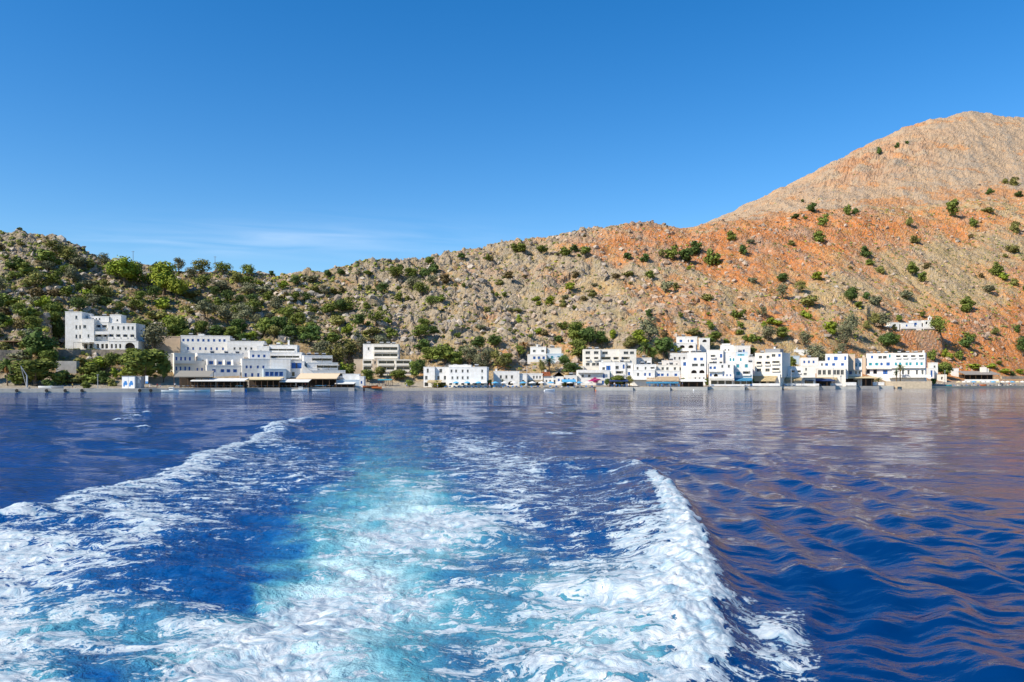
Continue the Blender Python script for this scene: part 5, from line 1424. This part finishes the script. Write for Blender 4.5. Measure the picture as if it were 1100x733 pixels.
def drock(px, sg, yy):
    if sg < 3.9: return 0
    if sg > 6.4: return .25 if px > 740 else 0
    return float(np.interp(px, [0, 200, 330, 420, 600, 700, 850, 1000, 1100], [.7, .5, .7, 1, 1, .9, .85, .9, .9]))
V = []; Q = []; Cc = []; off = 0
for (x, y, z, px) in scatter_xy(12000, drock, 33):
    if not clear(x, y): continue
    s_ = .35+rg.rand()**3*1.7
    if px > 720: s_ *= .85
    v_ = IV*(1+.28*rg.randn(len(IV), 1))*np.array([s_*rg.uniform(.7, 1.3), s_*rg.uniform(.7, 1.3), s_*rg.uniform(.55, 1.1)])
    a = rg.rand()*6.28; v_ = v_@np.array([[math.cos(a), math.sin(a), 0], [-math.sin(a), math.cos(a), 0], [0, 0, 1]])
    V.append(v_+np.array([x, y, z+s_*.1])); Q.append(IF+off); off += len(IV)
    oc = np.clip(np.interp(px, [0, 500, 700, 1100], [0, .15, .55, .6])+rg.randn()*.2, 0, 1)
    tn = np.array([.35, .315, .27])*(1-oc)+np.array([.44, .30, .20])*oc; Cc.append(np.repeat((tn*rg.uniform(.65, 1.25))[None], len(IV), 0))
me = mesh_np('rocks', np.concatenate(V), np.concatenate(Q), attrmat('limestone', nscale=1.5, bump=.3), smooth=False); setcol(me, np.concatenate(Cc))
tag(link('rocks', me), 'grey and orange limestone boulders littering the hillsides', 'rocks', kind='stuff')
# ================================================================ WATERFRONT
def strip(name, label, p0, p1, off0, off1, zt, zb, m, step=6, kind='structure', cat='quay'):
    bm = bmesh.new(); prev = None; stops = []
    if p0 > 600 and p1 < 1000:                 # steps added to right-hand quays so their fronts catch the sun
        for q in range(math.floor(p0/40), math.ceil(p1/40)):
            a_, b_ = max(p0, q*40), min(p1, q*40+40)
            if b_-a_ > .5: stops += [(a_, float(shore(q*40+20))), (b_-.05, float(shore(q*40+20)))]
    else: stops = [(px, float(shore(px))) for px in np.arange(p0, p1+.1, step)]
    for px, s_ in stops:
        pts = []
        for o_ in (off0, off1):
            y_ = s_+o_; x_ = (px-550)/F*y_; pts.append((x_, y_))
        cur = [bm.verts.new((pts[0][0], pts[0][1], zb)), bm.verts.new((pts[0][0], pts[0][1], zt)), bm.verts.new((pts[1][0], pts[1][1], zt)), bm.verts.new((pts[1][0], pts[1][1], zb))]
        if prev:
            for k in range(4): bm.faces.new((prev[k], cur[k], cur[(k+1) % 4], prev[(k+1) % 4]))
        else: bm.faces.new(cur)
        prev = cur
    bm.faces.new(prev[::-1])
    o = fin(bm, name, m); tag(o, label, cat, kind=kind); return o
strip('quay', 'pale concrete quay running along the left shore', -420, 180, -2.0, 9, 1.15, -3, concrete)
strip('promenade', 'paved waterfront terrace under the tavern awnings of the left cluster', 180, 392, -1.5, 16, 1.25, -3, concrete)
strip('promenade', 'pale waterfront promenade before the dense white cluster on the right', 640, 964, -2.0, 14, 1.2, -3, mat('pale_concrete', (.60, .56, .49), .9, .25, .7, .3, 3.0))
strip('beach', 'narrow shingle beach before the beach hotels', 392, 640, -1.5, 6, .9, -2, mat('shingle', (.50, .44, .36), .95, .35, 3.0, .4, 6.0))
strip('beach', 'pale sandy beach at the right edge', 964, 1300, -2.5, 9, .85, -2, mat('sand', (.60, .47, .33), .95, .2, 2.0, .3, 5.0))
def at(px, off): s_ = float(shore(px))+off; return ((px-550)/F*s_, s_)
def pos(px, off, zadd=0):
    x, y = at(px, off); return Vector((x, y, zadd))
# sea-edge low walls
strip('low_wall', 'low white wall on the promenade edge below the right cluster', 808, 838, .2, .6, 2.5, 1.5, white, 3, None, 'wall')
strip('low_wall', 'low white wall on the promenade edge below the arched beach house', 842, 906, .3, .7, 2.4, 1.5, white, 3, None, 'wall')
strip('low_wall', 'long low white wall below the brown awning near the cobalt doored hotel', 908, 950, .3, .7, 2.9, 1.5, white, 3, None, 'wall')
strip('low_wall', 'low wooden balustrade wall below the long pale hotel awning', 762, 806, .3, .6, 2.2, 1.5, white, 3, None, 'wall')
# taverns of the left cluster
def tav(label, px0, px1, yt, yb, depth, roofm, posts, off=2.0, yaw=0, slope=.6):
    r, W_, H_ = pergola('tavern_awning', label, px0, px1, yt, yb, depth, wood, posts, roofm, 'awning', yaw, D=float(shore(px0))+off, slope=slope)
    bm = bmesh.new(); bm_box(bm, .2, W_-.2, depth-.4, depth-.1, 0, H_-.4); fin(bm, 'back_wall', darkin, r)  # wall coloured dark as the shade under the awning
tav('grey sloping tavern roof next to the big round tree', 187, 224, 404, 417, 7, mat('grey_canvas', (.28, .26, .22), .9, .1), 6, 3.5, 8, 1.8)
tav('long white tavern awning below the pale block with blue windows', 205, 262, 408.5, 417, 6, cloth_w, 9, 1.0, 6)
tav('cream tavern awning below the blue veranda house', 262, 300, 407, 417, 7, cloth_c, 7, 1.2, 4)
tav('white tavern awning below the cube house with the outside stair', 300, 331, 409.5, 417, 5, cloth_w, 6, .6, 4)
tav('orange tavern awning before the striped balcony hotel', 318, 361, 406, 417, 8, cloth_o, 7, 4, 4, 1.6)
tav('pale blue shade roof in front of the low white boathouse', 360, 380, 411.5, 417, 3, cloth_w, 4, .6, 2, .2)
tav('dark beach cafe roof with white shades under the green tree', 655, 674, 408.8, 416, 4, cloth_d, 4, 4)
tav('white framed pergola beside the narrow five-storey building', 731, 758, 409, 416, 4, cloth_w, 4, 2)
tav('brown awning over a dark terrace below the turquoise windowed house', 911, 943, 405.5, 415, 5, cloth_c, 6, 3, 0, .4)
tav('sky blue beach awning right of the grey gabled cottage', 604, 618, 409.5, 415.5, 4, cloth_b, 4, 3)
tav('dark blue shade in front of the arched beach house', 866, 896, 408.5, 415, 4, cloth_d, 5, 2.5)
# kiosks
def boxthing(name, label, cat, px0, px1, yt, off, depth, m, extra=None):
    x0, y0 = at(px0, off); x1, _ = at(px1, off); D = y0; z0 = 1.15 if px0 < 180 else 1.3; zt = CH+(HOR-yt)/F*D-z0
    r = empty(name, (x0, y0, z0)); tag(r, label, cat); bm = bmesh.new(); bm_box(bm, 0, x1-x0, 0, depth, -.3, zt); fin(bm, 'wall', m, r)
    bm = bmesh.new(); bm_box(bm, -.12, x1-x0+.12, -.12, depth+.12, zt+.003, zt+.14); fin(bm, 'roof', greyw, r)
    return r, x1-x0, zt
r, W_, H_ = boxthing('kiosk', 'white ticket kiosk with blue splash pictures on its front on the quay', 'kiosk', 131, 145.5, 404.5, 4, 3, whitep)
for k, (u0, pm) in enumerate(((.06, bluep), (.52, bluep))):
    bm = bmesh.new()
    for q in range(7):
        a = q*.9; c_ = Vector((W_*(u0+.2)+math.cos(a)*W_*.1, -.02, H_*.38+math.sin(a*1.7)*H_*.12)); pts = [(c_.x+math.cos(b2*1.047)*W_*.07, -.012-.001*q, c_.z+math.sin(b2*1.047)*H_*.14) for b2 in range(6)]
        bm.faces.new([bm.verts.new(p_) for p_ in pts])
    fin(bm, 'picture', pm, r)
bm = bmesh.new(); bm_box(bm, W_*.49, W_*.505, -.03, -.004, 0, H_); fin(bm, 'door_frame', greyw, r)
r, W_, H_ = boxthing('booth', 'narrow grey booth with a pale window right of the ticket kiosk', 'booth', 146.5, 152, 405, 4.5, 2.4, greyw)
bm = bmesh.new(); bm_box(bm, W_*.3, W_*.7, -.04, -.004, H_*.45, H_*.8); fin(bm, 'window', cream, r)
def banner(px, label):
    x, y = at(px, 4); r = empty('banner', (x, y, 1.15)); tag(r, label, 'banner'); bm = bmesh.new(); bm_cyl(bm, (0, 0, -.2), (0, 0, 4.2), .05); fin(bm, 'pole', greyw, r)
    bm = bmesh.new(); bm_box(bm, .06, .95, -.02, .02, 1.6, 4.1); fin(bm, 'flag', whitep, r); bm = bmesh.new(); bm_box(bm, .06, .95, -.03, -.022, 1.6, 2.3); fin(bm, 'stripe', bluep, r)
banner(156, 'tall white and blue banner flag on the quay right of the booths')
# davit crane
x, y = at(28, 3); r = empty('crane', (x, y, 1.15)); tag(r, 'grey steel boat crane with two leaning booms on the quay', 'crane')
bm = bmesh.new(); bm_cyl(bm, (.3, 0, 0), (.3, 0, 4.2), .3, .22, 10); fin(bm, 'mast', greyw, r)
bm = bmesh.new(); bm_cyl(bm, (.3, 0, 4.1), (-1.6, -.2, 7.3), .16, .10, 8); fin(bm, 'boom', greyw, r)
bm = bmesh.new(); bm_cyl(bm, (.1, 0, .6), (-1.5, -.2, 7.0), .10, .08, 8); fin(bm, 'strut', greyw, r)
bm = bmesh.new(); bm_box(bm, -.5, 1.1, -.6, .6, 0, .35); fin(bm, 'base', concrete, r)
bm = bmesh.new(); bm_cyl(bm, (-1.55, -.2, 7.2), (-1.55, -.2, 3.0), .03); fin(bm, 'cable', rubber, r)
# ---- boats
def boat(px, off, L_, label, hullm, cat='boat', z=0.0, rz=0, cabin=False, name='rowing_boat', awn=False):
    x, y = at(px, off); r = empty(name, (x, y, z), rz); tag(r, label, cat, 'small boats along the shore')
    bm = bmesh.new(); n = 9; rings = []
    for i in range(n):
        t_ = i/(n-1); w_ = L_*.17*math.sin(math.pi*min(1, (t_*.78+.22)))**.7 if t_ < .98 else .03; xx = (t_-.5)*L_; sh_ = .62+.45*(t_-.35)**2
        pr = [(-w_, sh_), (-w_*.85, .15), (-w_*.3, -.22), (w_*.3, -.22), (w_*.85, .15), (w_, sh_), (w_*.86, sh_-.02), (w_*.7, .12), (-w_*.7, .12), (-w_*.86, sh_-.02)]
        rings.append([bm.verts.new((xx, a_, b2)) for a_, b2 in pr])
    for i in range(n-1):
        for k in range(10): bm.faces.new((rings[i][k], rings[i][(k+1) % 10], rings[i+1][(k+1) % 10], rings[i+1][k]))
    bm.faces.new(rings[0]); bm.faces.new(rings[-1][::-1]); fin(bm, 'hull', hullm, r)
    for q in (-.15, .12):
        bm = bmesh.new(); bm_box(bm, q*L_-.12, q*L_+.12, -L_*.12, L_*.12, .40, .45); fin(bm, 'bench', wood, r)
    if cabin:
        bm = bmesh.new(); bm_box(bm, -.05*L_, .2*L_, -L_*.09, L_*.09, .46, 1.5); c_ = fin(bm, 'cabin', whitep, r)
        bm = bmesh.new(); bm_box(bm, -.03*L_, .18*L_, -L_*.09-.02, -L_*.09-.003, 1.0, 1.3); fin(bm, 'window', glass, c_)
    if awn:
        bm = bmesh.new(); bm_box(bm, -.3*L_, .2*L_, -L_*.13, L_*.13, 1.9, 1.96); c_ = fin(bm, 'canopy', cloth_b, r)
        for a_ in (-.28, .18):
            for b2 in (-.12, .12):
                bm = bmesh.new(); bm_cyl(bm, (a_*L_, b2*L_, .4), (a_*L_, b2*L_, 1.9), .03); fin(bm, 'post', greyw, c_)
    return r
boat(183, -3.2, 5.5, 'white motor boat moored at the right end of the concrete quay', whitep, cabin=True, name='motor_boat')
boat(201, -3.2, 5, 'white rowing boat moored below the grey sloping tavern roof', whitep)
boat(216, -3.4, 5.6, 'long white rowing boat moored just right of the grey sloping tavern roof', whitep, rz=.2)
boat(240, -3.0, 5.4, 'white boat moored at the middle of the long white tavern awning', whitep, rz=-.1)
boat(258, -3.2, 4.6, 'dark blue boat with a white rim left of the cream tavern awning', bluep, awn=True)
boat(322, -3.2, 5.4, 'white boat with a small cabin moored below the orange tavern awning', whitep, cabin=True, name='motor_boat')
boat(345, -3.4, 6.0, 'white launch with a blue canopy moored left of the low white boathouse', whitep, awn=True, name='motor_boat')
boat(398, -1.0, 5.4, 'orange canoe lying highest on the little beach', redp, z=1.2, rz=.3, name='canoe')
boat(403, -1.6, 5.0, 'orange canoe at the waterline before the snack bar', redp, z=.8, rz=-.2, name='canoe')
boat(591, -8, 3.4, 'tiny white dinghy floating off the beach before the grey gabled cottage', whitep, name='dinghy')
boat(49, 3.4, 4.2, 'upturned white boat stored on the quay under the big trees', whitep, z=1.3)
boat(62, 3.2, 3.6, 'grey boat stored on the quay right of the upturned white one', greyw, z=1.3, rz=.15)
boat(832, -2.6, 4.5, 'white boat tied below the cream hotel wall', whitep, z=0)
boat(1056, 1.2, 3.6, 'red pedal boat drawn up on the sandy beach', redp, z=1.0, name='pedal_boat', rz=.2)
boat(1019, 1.0, 3.2, 'turquoise kayak at the start of the sandy beach', teal, z=.95, name='kayak')
# ---- parasols, loungers, tables, chairs
def parasol_proto(m, Rr=1.4, H_=2.4):
    r = empty('parasol', (0, 0, 0)); bm = bmesh.new(); bm_cyl(bm, (0, 0, -.1), (0, 0, H_), .035, n=6); fin(bm, 'pole', greyw, r)
    bm = bmesh.new(); n = 8; ap = bm.verts.new((0, 0, H_+.1)); ri = [bm.verts.new((math.cos(k*6.283/n)*Rr, math.sin(k*6.283/n)*Rr, H_-.45)) for k in range(n)]; lo = [bm.verts.new((v_.co.x*1.0, v_.co.y, H_-.62)) for v_ in ri]
    for k in range(n): bm.faces.new((ap, ri[k], ri[(k+1) % n])); bm.faces.new((ri[k], lo[k], lo[(k+1) % n], ri[(k+1) % n]))
    fin(bm, 'canopy', m, r); return r
def lounger_proto(m):
    r = empty('sun_lounger', (0, 0, 0)); bm = bmesh.new(); bm_box(bm, -.32, .32, -.6, .7, .28, .36); fin(bm, 'seat', m, r)
    bm = bmesh.new(); vs = [(-.32, .7, .3), (.32, .7, .3), (.32, 1.25, .75), (-.32, 1.25, .75)]; bm_quad(bm, *vs); bmesh.ops.solidify(bm, geom=bm.faces[:], thickness=.07); fin(bm, 'backrest', m, r)
    for sx in (-.28, .28):
        for sy in (-.5, .6):
            bm = bmesh.new(); bm_box(bm, sx-.03, sx+.03, sy-.03, sy+.03, 0, .278); fin(bm, 'leg', whitep, r)
    return r
def table_proto(m):
    r = empty('table', (0, 0, 0)); bm = bmesh.new(); bm_box(bm, -.45, .45, -.45, .45, .70, .75); fin(bm, 'tabletop', m, r); bm = bmesh.new(); bm_cyl(bm, (0, 0, 0), (0, 0, .698), .05); bm_cyl(bm, (0, 0, 0), (0, 0, .04), .25, n=10); fin(bm, 'leg', greyw, r); return r
def chair_proto(m):
    r = empty('chair', (0, 0, 0)); bm = bmesh.new(); bm_box(bm, -.22, .22, -.22, .22, .42, .46); fin(bm, 'seat', m, r); bm = bmesh.new(); bm_box(bm, -.22, .22, .19, .23, .465, .92); fin(bm, 'backrest', m, r)
    for sx in (-.19, .19):
        for sy in (-.19, .19):
            bm = bmesh.new(); bm_box(bm, sx-.025, sx+.025, sy-.025, sy+.025, 0, .418); fin(bm, 'leg', m, r)
    return r
PR = {'pw': lambda: parasol_proto(cloth_w), 'pb': lambda: parasol_proto(cloth_b), 'pr': lambda: parasol_proto(cloth_c), 'pm': lambda: parasol_proto(cloth_m, 1.7), 'lb': lambda: lounger_proto(bluep), 'lw': lambda: lounger_proto(whitep), 'tw': lambda: table_proto(cloth_w), 'tb': lambda: table_proto(bluep), 'cb': lambda: chair_proto(bluep), 'cw': lambda: chair_proto(wood), 'cg': lambda: chair_proto(whitep)}
PD = {}
def put(kind, px, off, z, rz, base, cat, group):
    o = copy_tree(PD[kind]) if kind in PD else PR[kind](); PD.setdefault(kind, o)
    x, y = at(px, off); o.location = (x, y, z); o.rotation_euler = (0, 0, rz); queue(o, base, cat, group, px)
rq = random.Random(4)
for k, px in enumerate(np.linspace(478, 560, 18)): put('lb', px, 1.2+rq.random(), 1.0, rq.uniform(-.2, .2), 'blue sun lounger on the beach before the '+('beach hotel' if px < 524 else 'low flat-roofed house'), 'sun lounger', 'blue sun loungers on the shingle beach')
for k, px in enumerate(np.linspace(565, 636, 12)): put('lb' if k % 3 else 'lw', px, 1.2+rq.random(), 1.0, rq.uniform(-.2, .2), ('blue' if k % 3 else 'white')+' sun lounger on the beach below the grey gabled cottage', 'sun lounger', 'sun loungers below the gabled cottage')
for k, px in enumerate(np.linspace(484, 520, 7)): put('pb' if k % 2 else 'pw', px, 2.6, .9, 0, ('blue' if k % 2 else 'white')+' parasol on the beach before the beach hotel', 'parasol', 'parasols before the beach hotel')
for k, px in enumerate(np.linspace(532, 632, 11)): put('pb' if k % 3 == 0 else 'pw', px, 2.8, .9, 0, ('blue' if k % 3 == 0 else 'white')+' parasol on the shingle beach before the low houses', 'parasol', 'parasols before the low beach houses')
put('pm', 636, 3, 1.6, 0, 'left magenta parasol before the low house with two blue doors', 'parasol', 'magenta parasols'); put('pm', 641, 3, 2.0, 0, 'right magenta parasol before the low house with two blue doors', 'parasol', 'magenta parasols')
for k, px in enumerate(np.linspace(1030, 1098, 14)): put(['pr', 'pw', 'pw', 'pb'][k % 4], px, 3+rq.random()*2, .85, 0, ['cream', 'white', 'white', 'blue'][k % 4]+' parasol on the sandy beach before the thatched tavern', 'parasol', 'parasols on the sandy beach')
for k, px in enumerate(np.linspace(1026, 1100, 18)): put('lw' if k % 3 else 'lb', px, 1.2+rq.random()*1.5, .85, rq.uniform(-.2, .2), ('white' if k % 3 else 'blue')+' sun lounger on the sandy beach at the right edge', 'sun lounger', 'sun loungers on the sandy beach')
for k, (px, yy, D_) in enumerate(((394, 391, 0), (413, 391, 0), (418, 391, 0), (411, 397.5, 0), (430, 391, 0), (436, 391, 0), (430, 397.5, 0), (396, 397.5, 0))):
    Dh = hit(390, 402, maxseg=5.2)[1]-1.0; o = copy_tree(PD['pw']); o.scale = (.8, .8, .8)
    o.location = ((px-550)/F*Dh, Dh, CH+(HOR-yy)/F*Dh-1.2); queue(o, 'white parasol on a balcony of the lone hillside hotel', 'parasol', 'balcony parasols of the hillside hotel', px)
    # a short bracket of floor under it is the balcony itself
for (p0, p1, n, nm) in ((192, 222, 7, 'under the grey sloping tavern roof'), (226, 260, 9, 'under the long white tavern awning'), (264, 298, 9, 'under the cream tavern awning'), (303, 330, 7, 'under the white awning by the cube house'), (334, 358, 7, 'under the orange tavern awning'), (656, 673, 5, 'under the dark beach cafe roof'), (696, 728, 8, 'under the striped awning of the tavern'), (764, 806, 11, 'on the terrace under the long pale awning'), (812, 836, 6, 'under the awning of the cream hotel'), (842, 862, 5, 'under the arched house awning'), (868, 898, 8, 'under the dark blue shade')):
    for k, px in enumerate(np.linspace(p0+.5, p1-.5, n)):
        z_ = 1.25 if px < 400 else 1.3
        put('tw' if k % 2 else 'tb', px, 1.6+rq.random()*1.6, z_, 0, ('white' if k % 2 else 'blue')+' tavern table '+nm, 'table', 'tables '+nm)
        put('cb' if px > 600 else 'cw', px+rq.uniform(1.2, 1.7), 1.4+rq.random()*2, z_, rq.choice((1.57, -1.57, 0)), ('blue' if px > 600 else 'brown')+' chair '+nm, 'chair', 'chairs '+nm)
# ---- lamp posts and poles
def pole(px, py, hpx, label, off=None, arm=False, name='utility_pole', cat='pole'):
    if off is None: x, y, z = hit(px, py)
    else: x, y = at(px, off); z = 1.2
    H_ = hpx*y/F; r = empty(name, (x, y, z)); tag(r, label, cat); bm = bmesh.new(); bm_cyl(bm, (0, 0, -.5), (0, 0, H_), .14, .09, 7); fin(bm, 'post', wood if name == 'utility_pole' else greyw, r)
    if name == 'utility_pole':
        bm = bmesh.new(); bm_box(bm, -.8, .8, -.05, .05, H_-.5, H_-.38); fin(bm, 'crossarm', wood, r)
    else:
        bm = bmesh.new(); bm_box(bm, -.35, .35, -.12, .12, H_+.003, H_+.18); fin(bm, 'lamp_head', greyw, r)
pole(231, 298, 22, 'tall wooden pole standing on the ridge above the tan gabled guest house')
pole(143, 292, 22, 'thin pole on the ridge behind the yellow-green trees')
pole(371, 298, 7, 'short pole on the ridge between two small dark trees')
pole(223, 345, 18, 'wooden pole on the middle slope above the guest house roofs')
pole(547, 392, 20, 'wooden pole on the slope left of the yellow awning villa')
pole(505, 395, 14, 'pole behind the roof of the beach hotel')
pole(163, 336, 12, 'short pole halfway up the slope right of the stepped hotel')
pole(258, 415, 26, 'lamp post before the cream tavern awning', 1.2, name='lamp_post', cat='lamp post')
pole(232, 415, 24, 'lamp post before the long white tavern awning', 1.2, name='lamp_post', cat='lamp post')
pole(566, 414, 22, 'lamp post before the sandstone arch house', 4, name='lamp_post', cat='lamp post')
pole(105, 414, 14, 'lamp post on the quay below the stepped hotel', 5, name='lamp_post', cat='lamp post')
pole(1015, 414, 16, 'lamp post before the round green tree at the end of the village', 5, name='lamp_post', cat='lamp post')
pole(850, 414, 18, 'lamp post before the low arched beach house', 1, name='lamp_post', cat='lamp post')
pole(895, 414, 22, 'lamp post at the right end of the dark blue shade', 1.5, name='lamp_post', cat='lamp post')
# magenta bougainvillea
bme = crown_mesh(77, 9, 500, .10, cloth_m, name='bougainvillea'); bo = link('bougainvillea', bme); Dm = hit(621, 414, maxseg=5.2)[1]-1.6
bo.location = ((640-550)/F*Dm, Dm, CH+(HOR-412)/F*Dm); bo.scale = (4.6, 2.0, 2.4); tag(bo, 'magenta bougainvillea over the terrace of the low house with two blue doors', 'plant')
# rock pile on ridge, tyres, buoys
def tyre(px):
    bm = bmesh.new(); x, y = at(px, -2.35); bmesh.ops.create_uvsphere(bm, u_segments=14, v_segments=8, radius=1)
    for v_ in bm.verts:
        v_.co = Vector((v_.co.x*.55, v_.co.y*.16, v_.co.z*.55)) if True else v_.co
    for v_ in bm.verts:
        rr = math.hypot(v_.co.x, v_.co.z)
        if rr < .25: v_.co.y *= .15
    o = fin(bm, 'tyre', rubber, smooth=True); o.location = (x, y-.02, .55); queue(o, 'black tyre fender hanging on the concrete quay wall', 'tyre', 'tyre fenders on the quay', px)
for px in (18, 50, 70, 88, 150, 162): tyre(px)
for k, px in enumerate((585, 640, 745)):
    bm = bmesh.new(); bmesh.ops.create_uvsphere(bm, u_segments=12, v_segments=8, radius=.3)
    for v_ in bm.verts:
        if v_.co.z > .1: v_.co.x *= .55; v_.co.y *= .55; v_.co.z *= 1.5
    o = fin(bm, 'buoy', redp if k % 2 else whitep, smooth=True); x, y = at(px, -14); o.location = (x, y, .08); tag(o, ['white mooring buoy off the gabled cottage beach', 'orange mooring buoy off the low house with blue doors', 'white mooring buoy off the narrow five-storey building'][k], 'buoy')
# ---- people
skin = mat('skin', (.50, .30, .20), .7); hairm = mat('dark_hair', (.03, .02, .015), .8)
SH_ = {'white': (.75, .75, .73), 'blue': (.06, .16, .42), 'red': (.5, .06, .05), 'dark': (.04, .04, .05), 'yellow': (.65, .48, .10)}
shirt = {k: mat(k+'_cloth', v_, .9) for k, v_ in SH_.items()}
def person_mesh(pose):
    ln = {'stand': (0, 0, 0, 0), 'walk': (.28, -.25, .2, -.2)}[pose]
    J = [(0, 0, .95), (0, .01, 1.15), (0, 0, 1.42), (0, 0, 1.52), (0, -.02, 1.66),                       # pelvis chest neckbase neck head
         (.10, 0, .90), (.11, -ln[0]*.5, .50), (.11, -ln[0]*.9+.02, .08), (.11, -ln[0]*.9-.14, .03),
         (-.10, 0, .90), (-.11, -ln[1]*.5, .50), (-.11, -ln[1]*.9+.02, .08), (-.11, -ln[1]*.9-.14, .03),
         (.19, 0, 1.38), (.25, -ln[3]*.4+.02, 1.10), (.26, -ln[3]-.04, .86), (.26, -ln[3]-.06, .76),
         (-.19, 0, 1.38), (-.25, -ln[2]*.4+.02, 1.10), (-.26, -ln[2]-.04, .86), (-.26, -ln[2]-.06, .76)]
    E = [(0, 1), (1, 2), (2, 3), (3, 4), (0, 5), (5, 6), (6, 7), (7, 8), (0, 9), (9, 10), (10, 11), (11, 12), (2, 13), (13, 14), (14, 15), (15, 16), (2, 17), (17, 18), (18, 19), (19, 20)]
    Rd = [.14, .135, .12, .06, .10, .10, .065, .045, .04, .10, .065, .045, .04, .06, .045, .035, .035, .06, .045, .035, .035]
    me = bpy.data.meshes.new('person'); me.from_pydata(J, E, []); o = bpy.data.objects.new('person', me); COL.objects.link(o)
    sk = o.modifiers.new('s', 'SKIN'); o.modifiers.new('u', 'SUBSURF').levels = 1
    for i, v_ in enumerate(me.skin_vertices[0].data): v_.radius = (Rd[i], Rd[i]*(.75 if i < 3 else 1)); v_.use_root = (i == 0)
    dg = bpy.context.evaluated_depsgraph_get(); m2 = bpy.data.meshes.new_from_object(o.evaluated_get(dg)); bpy.data.objects.remove(o)
    m2.name = 'person'; return m2
def person(px, off, z, rz, sh_, pants, pose, label, scale=1.0):
    me = person_mesh(pose); me.materials.clear()
    for m in (skin, shirt[sh_], shirt[pants]): me.materials.append(m)
    for p_ in me.polygons:
        c_ = p_.center; p_.use_smooth = True
        p_.material_index = 1 if (1.0 < c_.z < 1.47 and (abs(c_.x) < .22 or c_.z > 1.15)) else (2 if .45 < c_.z <= 1.0 and abs(c_.x) < .21 else 0)
    x, y = at(px, off); o = link('person', me); o.location = (x, y, z); o.rotation_euler = (0, 0, rz); tag(o, label, 'person')
    bm = bmesh.new(); bmesh.ops.create_uvsphere(bm, u_segments=10, v_segments=7, radius=.115)
    for v_ in bm.verts: v_.co = Vector((v_.co.x, v_.co.y+.02, max(v_.co.z, -.04 if v_.co.y > 0 else .03)+1.70))
    fin(bm, 'hair', hairm, o, smooth=True)
for a in ((169, 4, 1.15, 1.2, 'red', 'dark', 'walk', 'person in a red top walking on the quay right of the banner'), (172.5, 3, 1.15, -1.2, 'dark', 'blue', 'stand', 'person in dark top and blue shorts standing by the big round tree'),
          (188, 2, 1.25, .4, 'white', 'dark', 'stand', 'person in a white shirt standing at the end of the concrete quay'), (161, 3, 1.15, 2, 'blue', 'white', 'walk', 'person in a blue shirt walking between the booth and the tree'),
          (78, 3, 1.15, 1.5, 'yellow', 'dark', 'stand', 'person in a yellow top on the quay below the stepped hotel'),
          (318, .5, 1.25, 0, 'white', 'white', 'stand', 'person in white standing before the white awning'), (328, .4, 1.25, 1, 'red', 'dark', 'walk', 'person in a red top walking before the orange tavern awning'),
          (414, 1, 1.1, 0, 'dark', 'dark', 'stand', 'person in dark clothes before the snack bar'), (437, 1, 1.1, 1.4, 'white', 'blue', 'walk', 'person in a white top and blue shorts walking on the little beach'),
          (470, 1.2, 1.1, -1, 'yellow', 'blue', 'stand', 'person in a yellow top before the beach hotel'), (526, 1.4, 1.1, .3, 'red', 'white', 'walk', 'person in a red top between the beach hotel and the flat-roofed house'),
          (660, .5, 1.3, .2, 'white', 'dark', 'stand', 'person in a white top and dark shorts before the dark beach cafe'), (733, .6, 1.3, 1.3, 'blue', 'dark', 'walk', 'person in a blue top walking below the white framed pergola'),
          (877, .0, 1.3, .6, 'dark', 'dark', 'stand', 'person in dark clothes before the dark blue shade'), (930, 0, 1.3, 1.2, 'dark', 'white', 'walk', 'person in a dark top on the edge below the thin tan tower'),
          (1001, 3, 1.0, 0, 'white', 'red', 'stand', 'person in a white top and red shorts right of the last long hotel'), (1046, .8, .95, 2.4, 'dark', 'blue', 'stand', 'person in a dark top on the sandy beach before the tavern'), (1084, 1.0, .95, -.5, 'red', 'dark', 'walk', 'person in a red top walking on the sandy beach near the right edge')):
    person(*a)
# little white tank on the upper left slope
x, y, z = hit(17, 285); r = empty('water_tank', (x, y, z)); tag(r, 'small white water tank high on the left slope below the knoll', 'water tank')
bm = bmesh.new(); bm_box(bm, -.9, .9, -.7, .7, -.8, 1.3); bmesh.ops.bevel(bm, geom=bm.edges[:], offset=.12); fin(bm, 'tank', white, r); bm = bmesh.new(); bm_cyl(bm, (0, 0, 1.303), (0, 0, 1.45), .35, n=10); fin(bm, 'lid', greyw, r)
# ---- final labels for the repeated things
for (base, cat, group), L_ in pending.items():
    L_.sort(key=lambda a: a[0]); n = len(L_)
    for i, (px, o) in enumerate(L_):
        lb = base if n == 1 or n > 16 else (f'{"left" if i == 0 else "right"} one, {base}' if n == 2 else f'{ORD[i]} of {NUM[n-1]} from left, {base}')
        if len(lb.split()) > 16: lb = lb.replace('the ', '', 1) if len(lb.split()) == 17 else lb.replace('the ', '')
        tag(o, lb, cat, group)
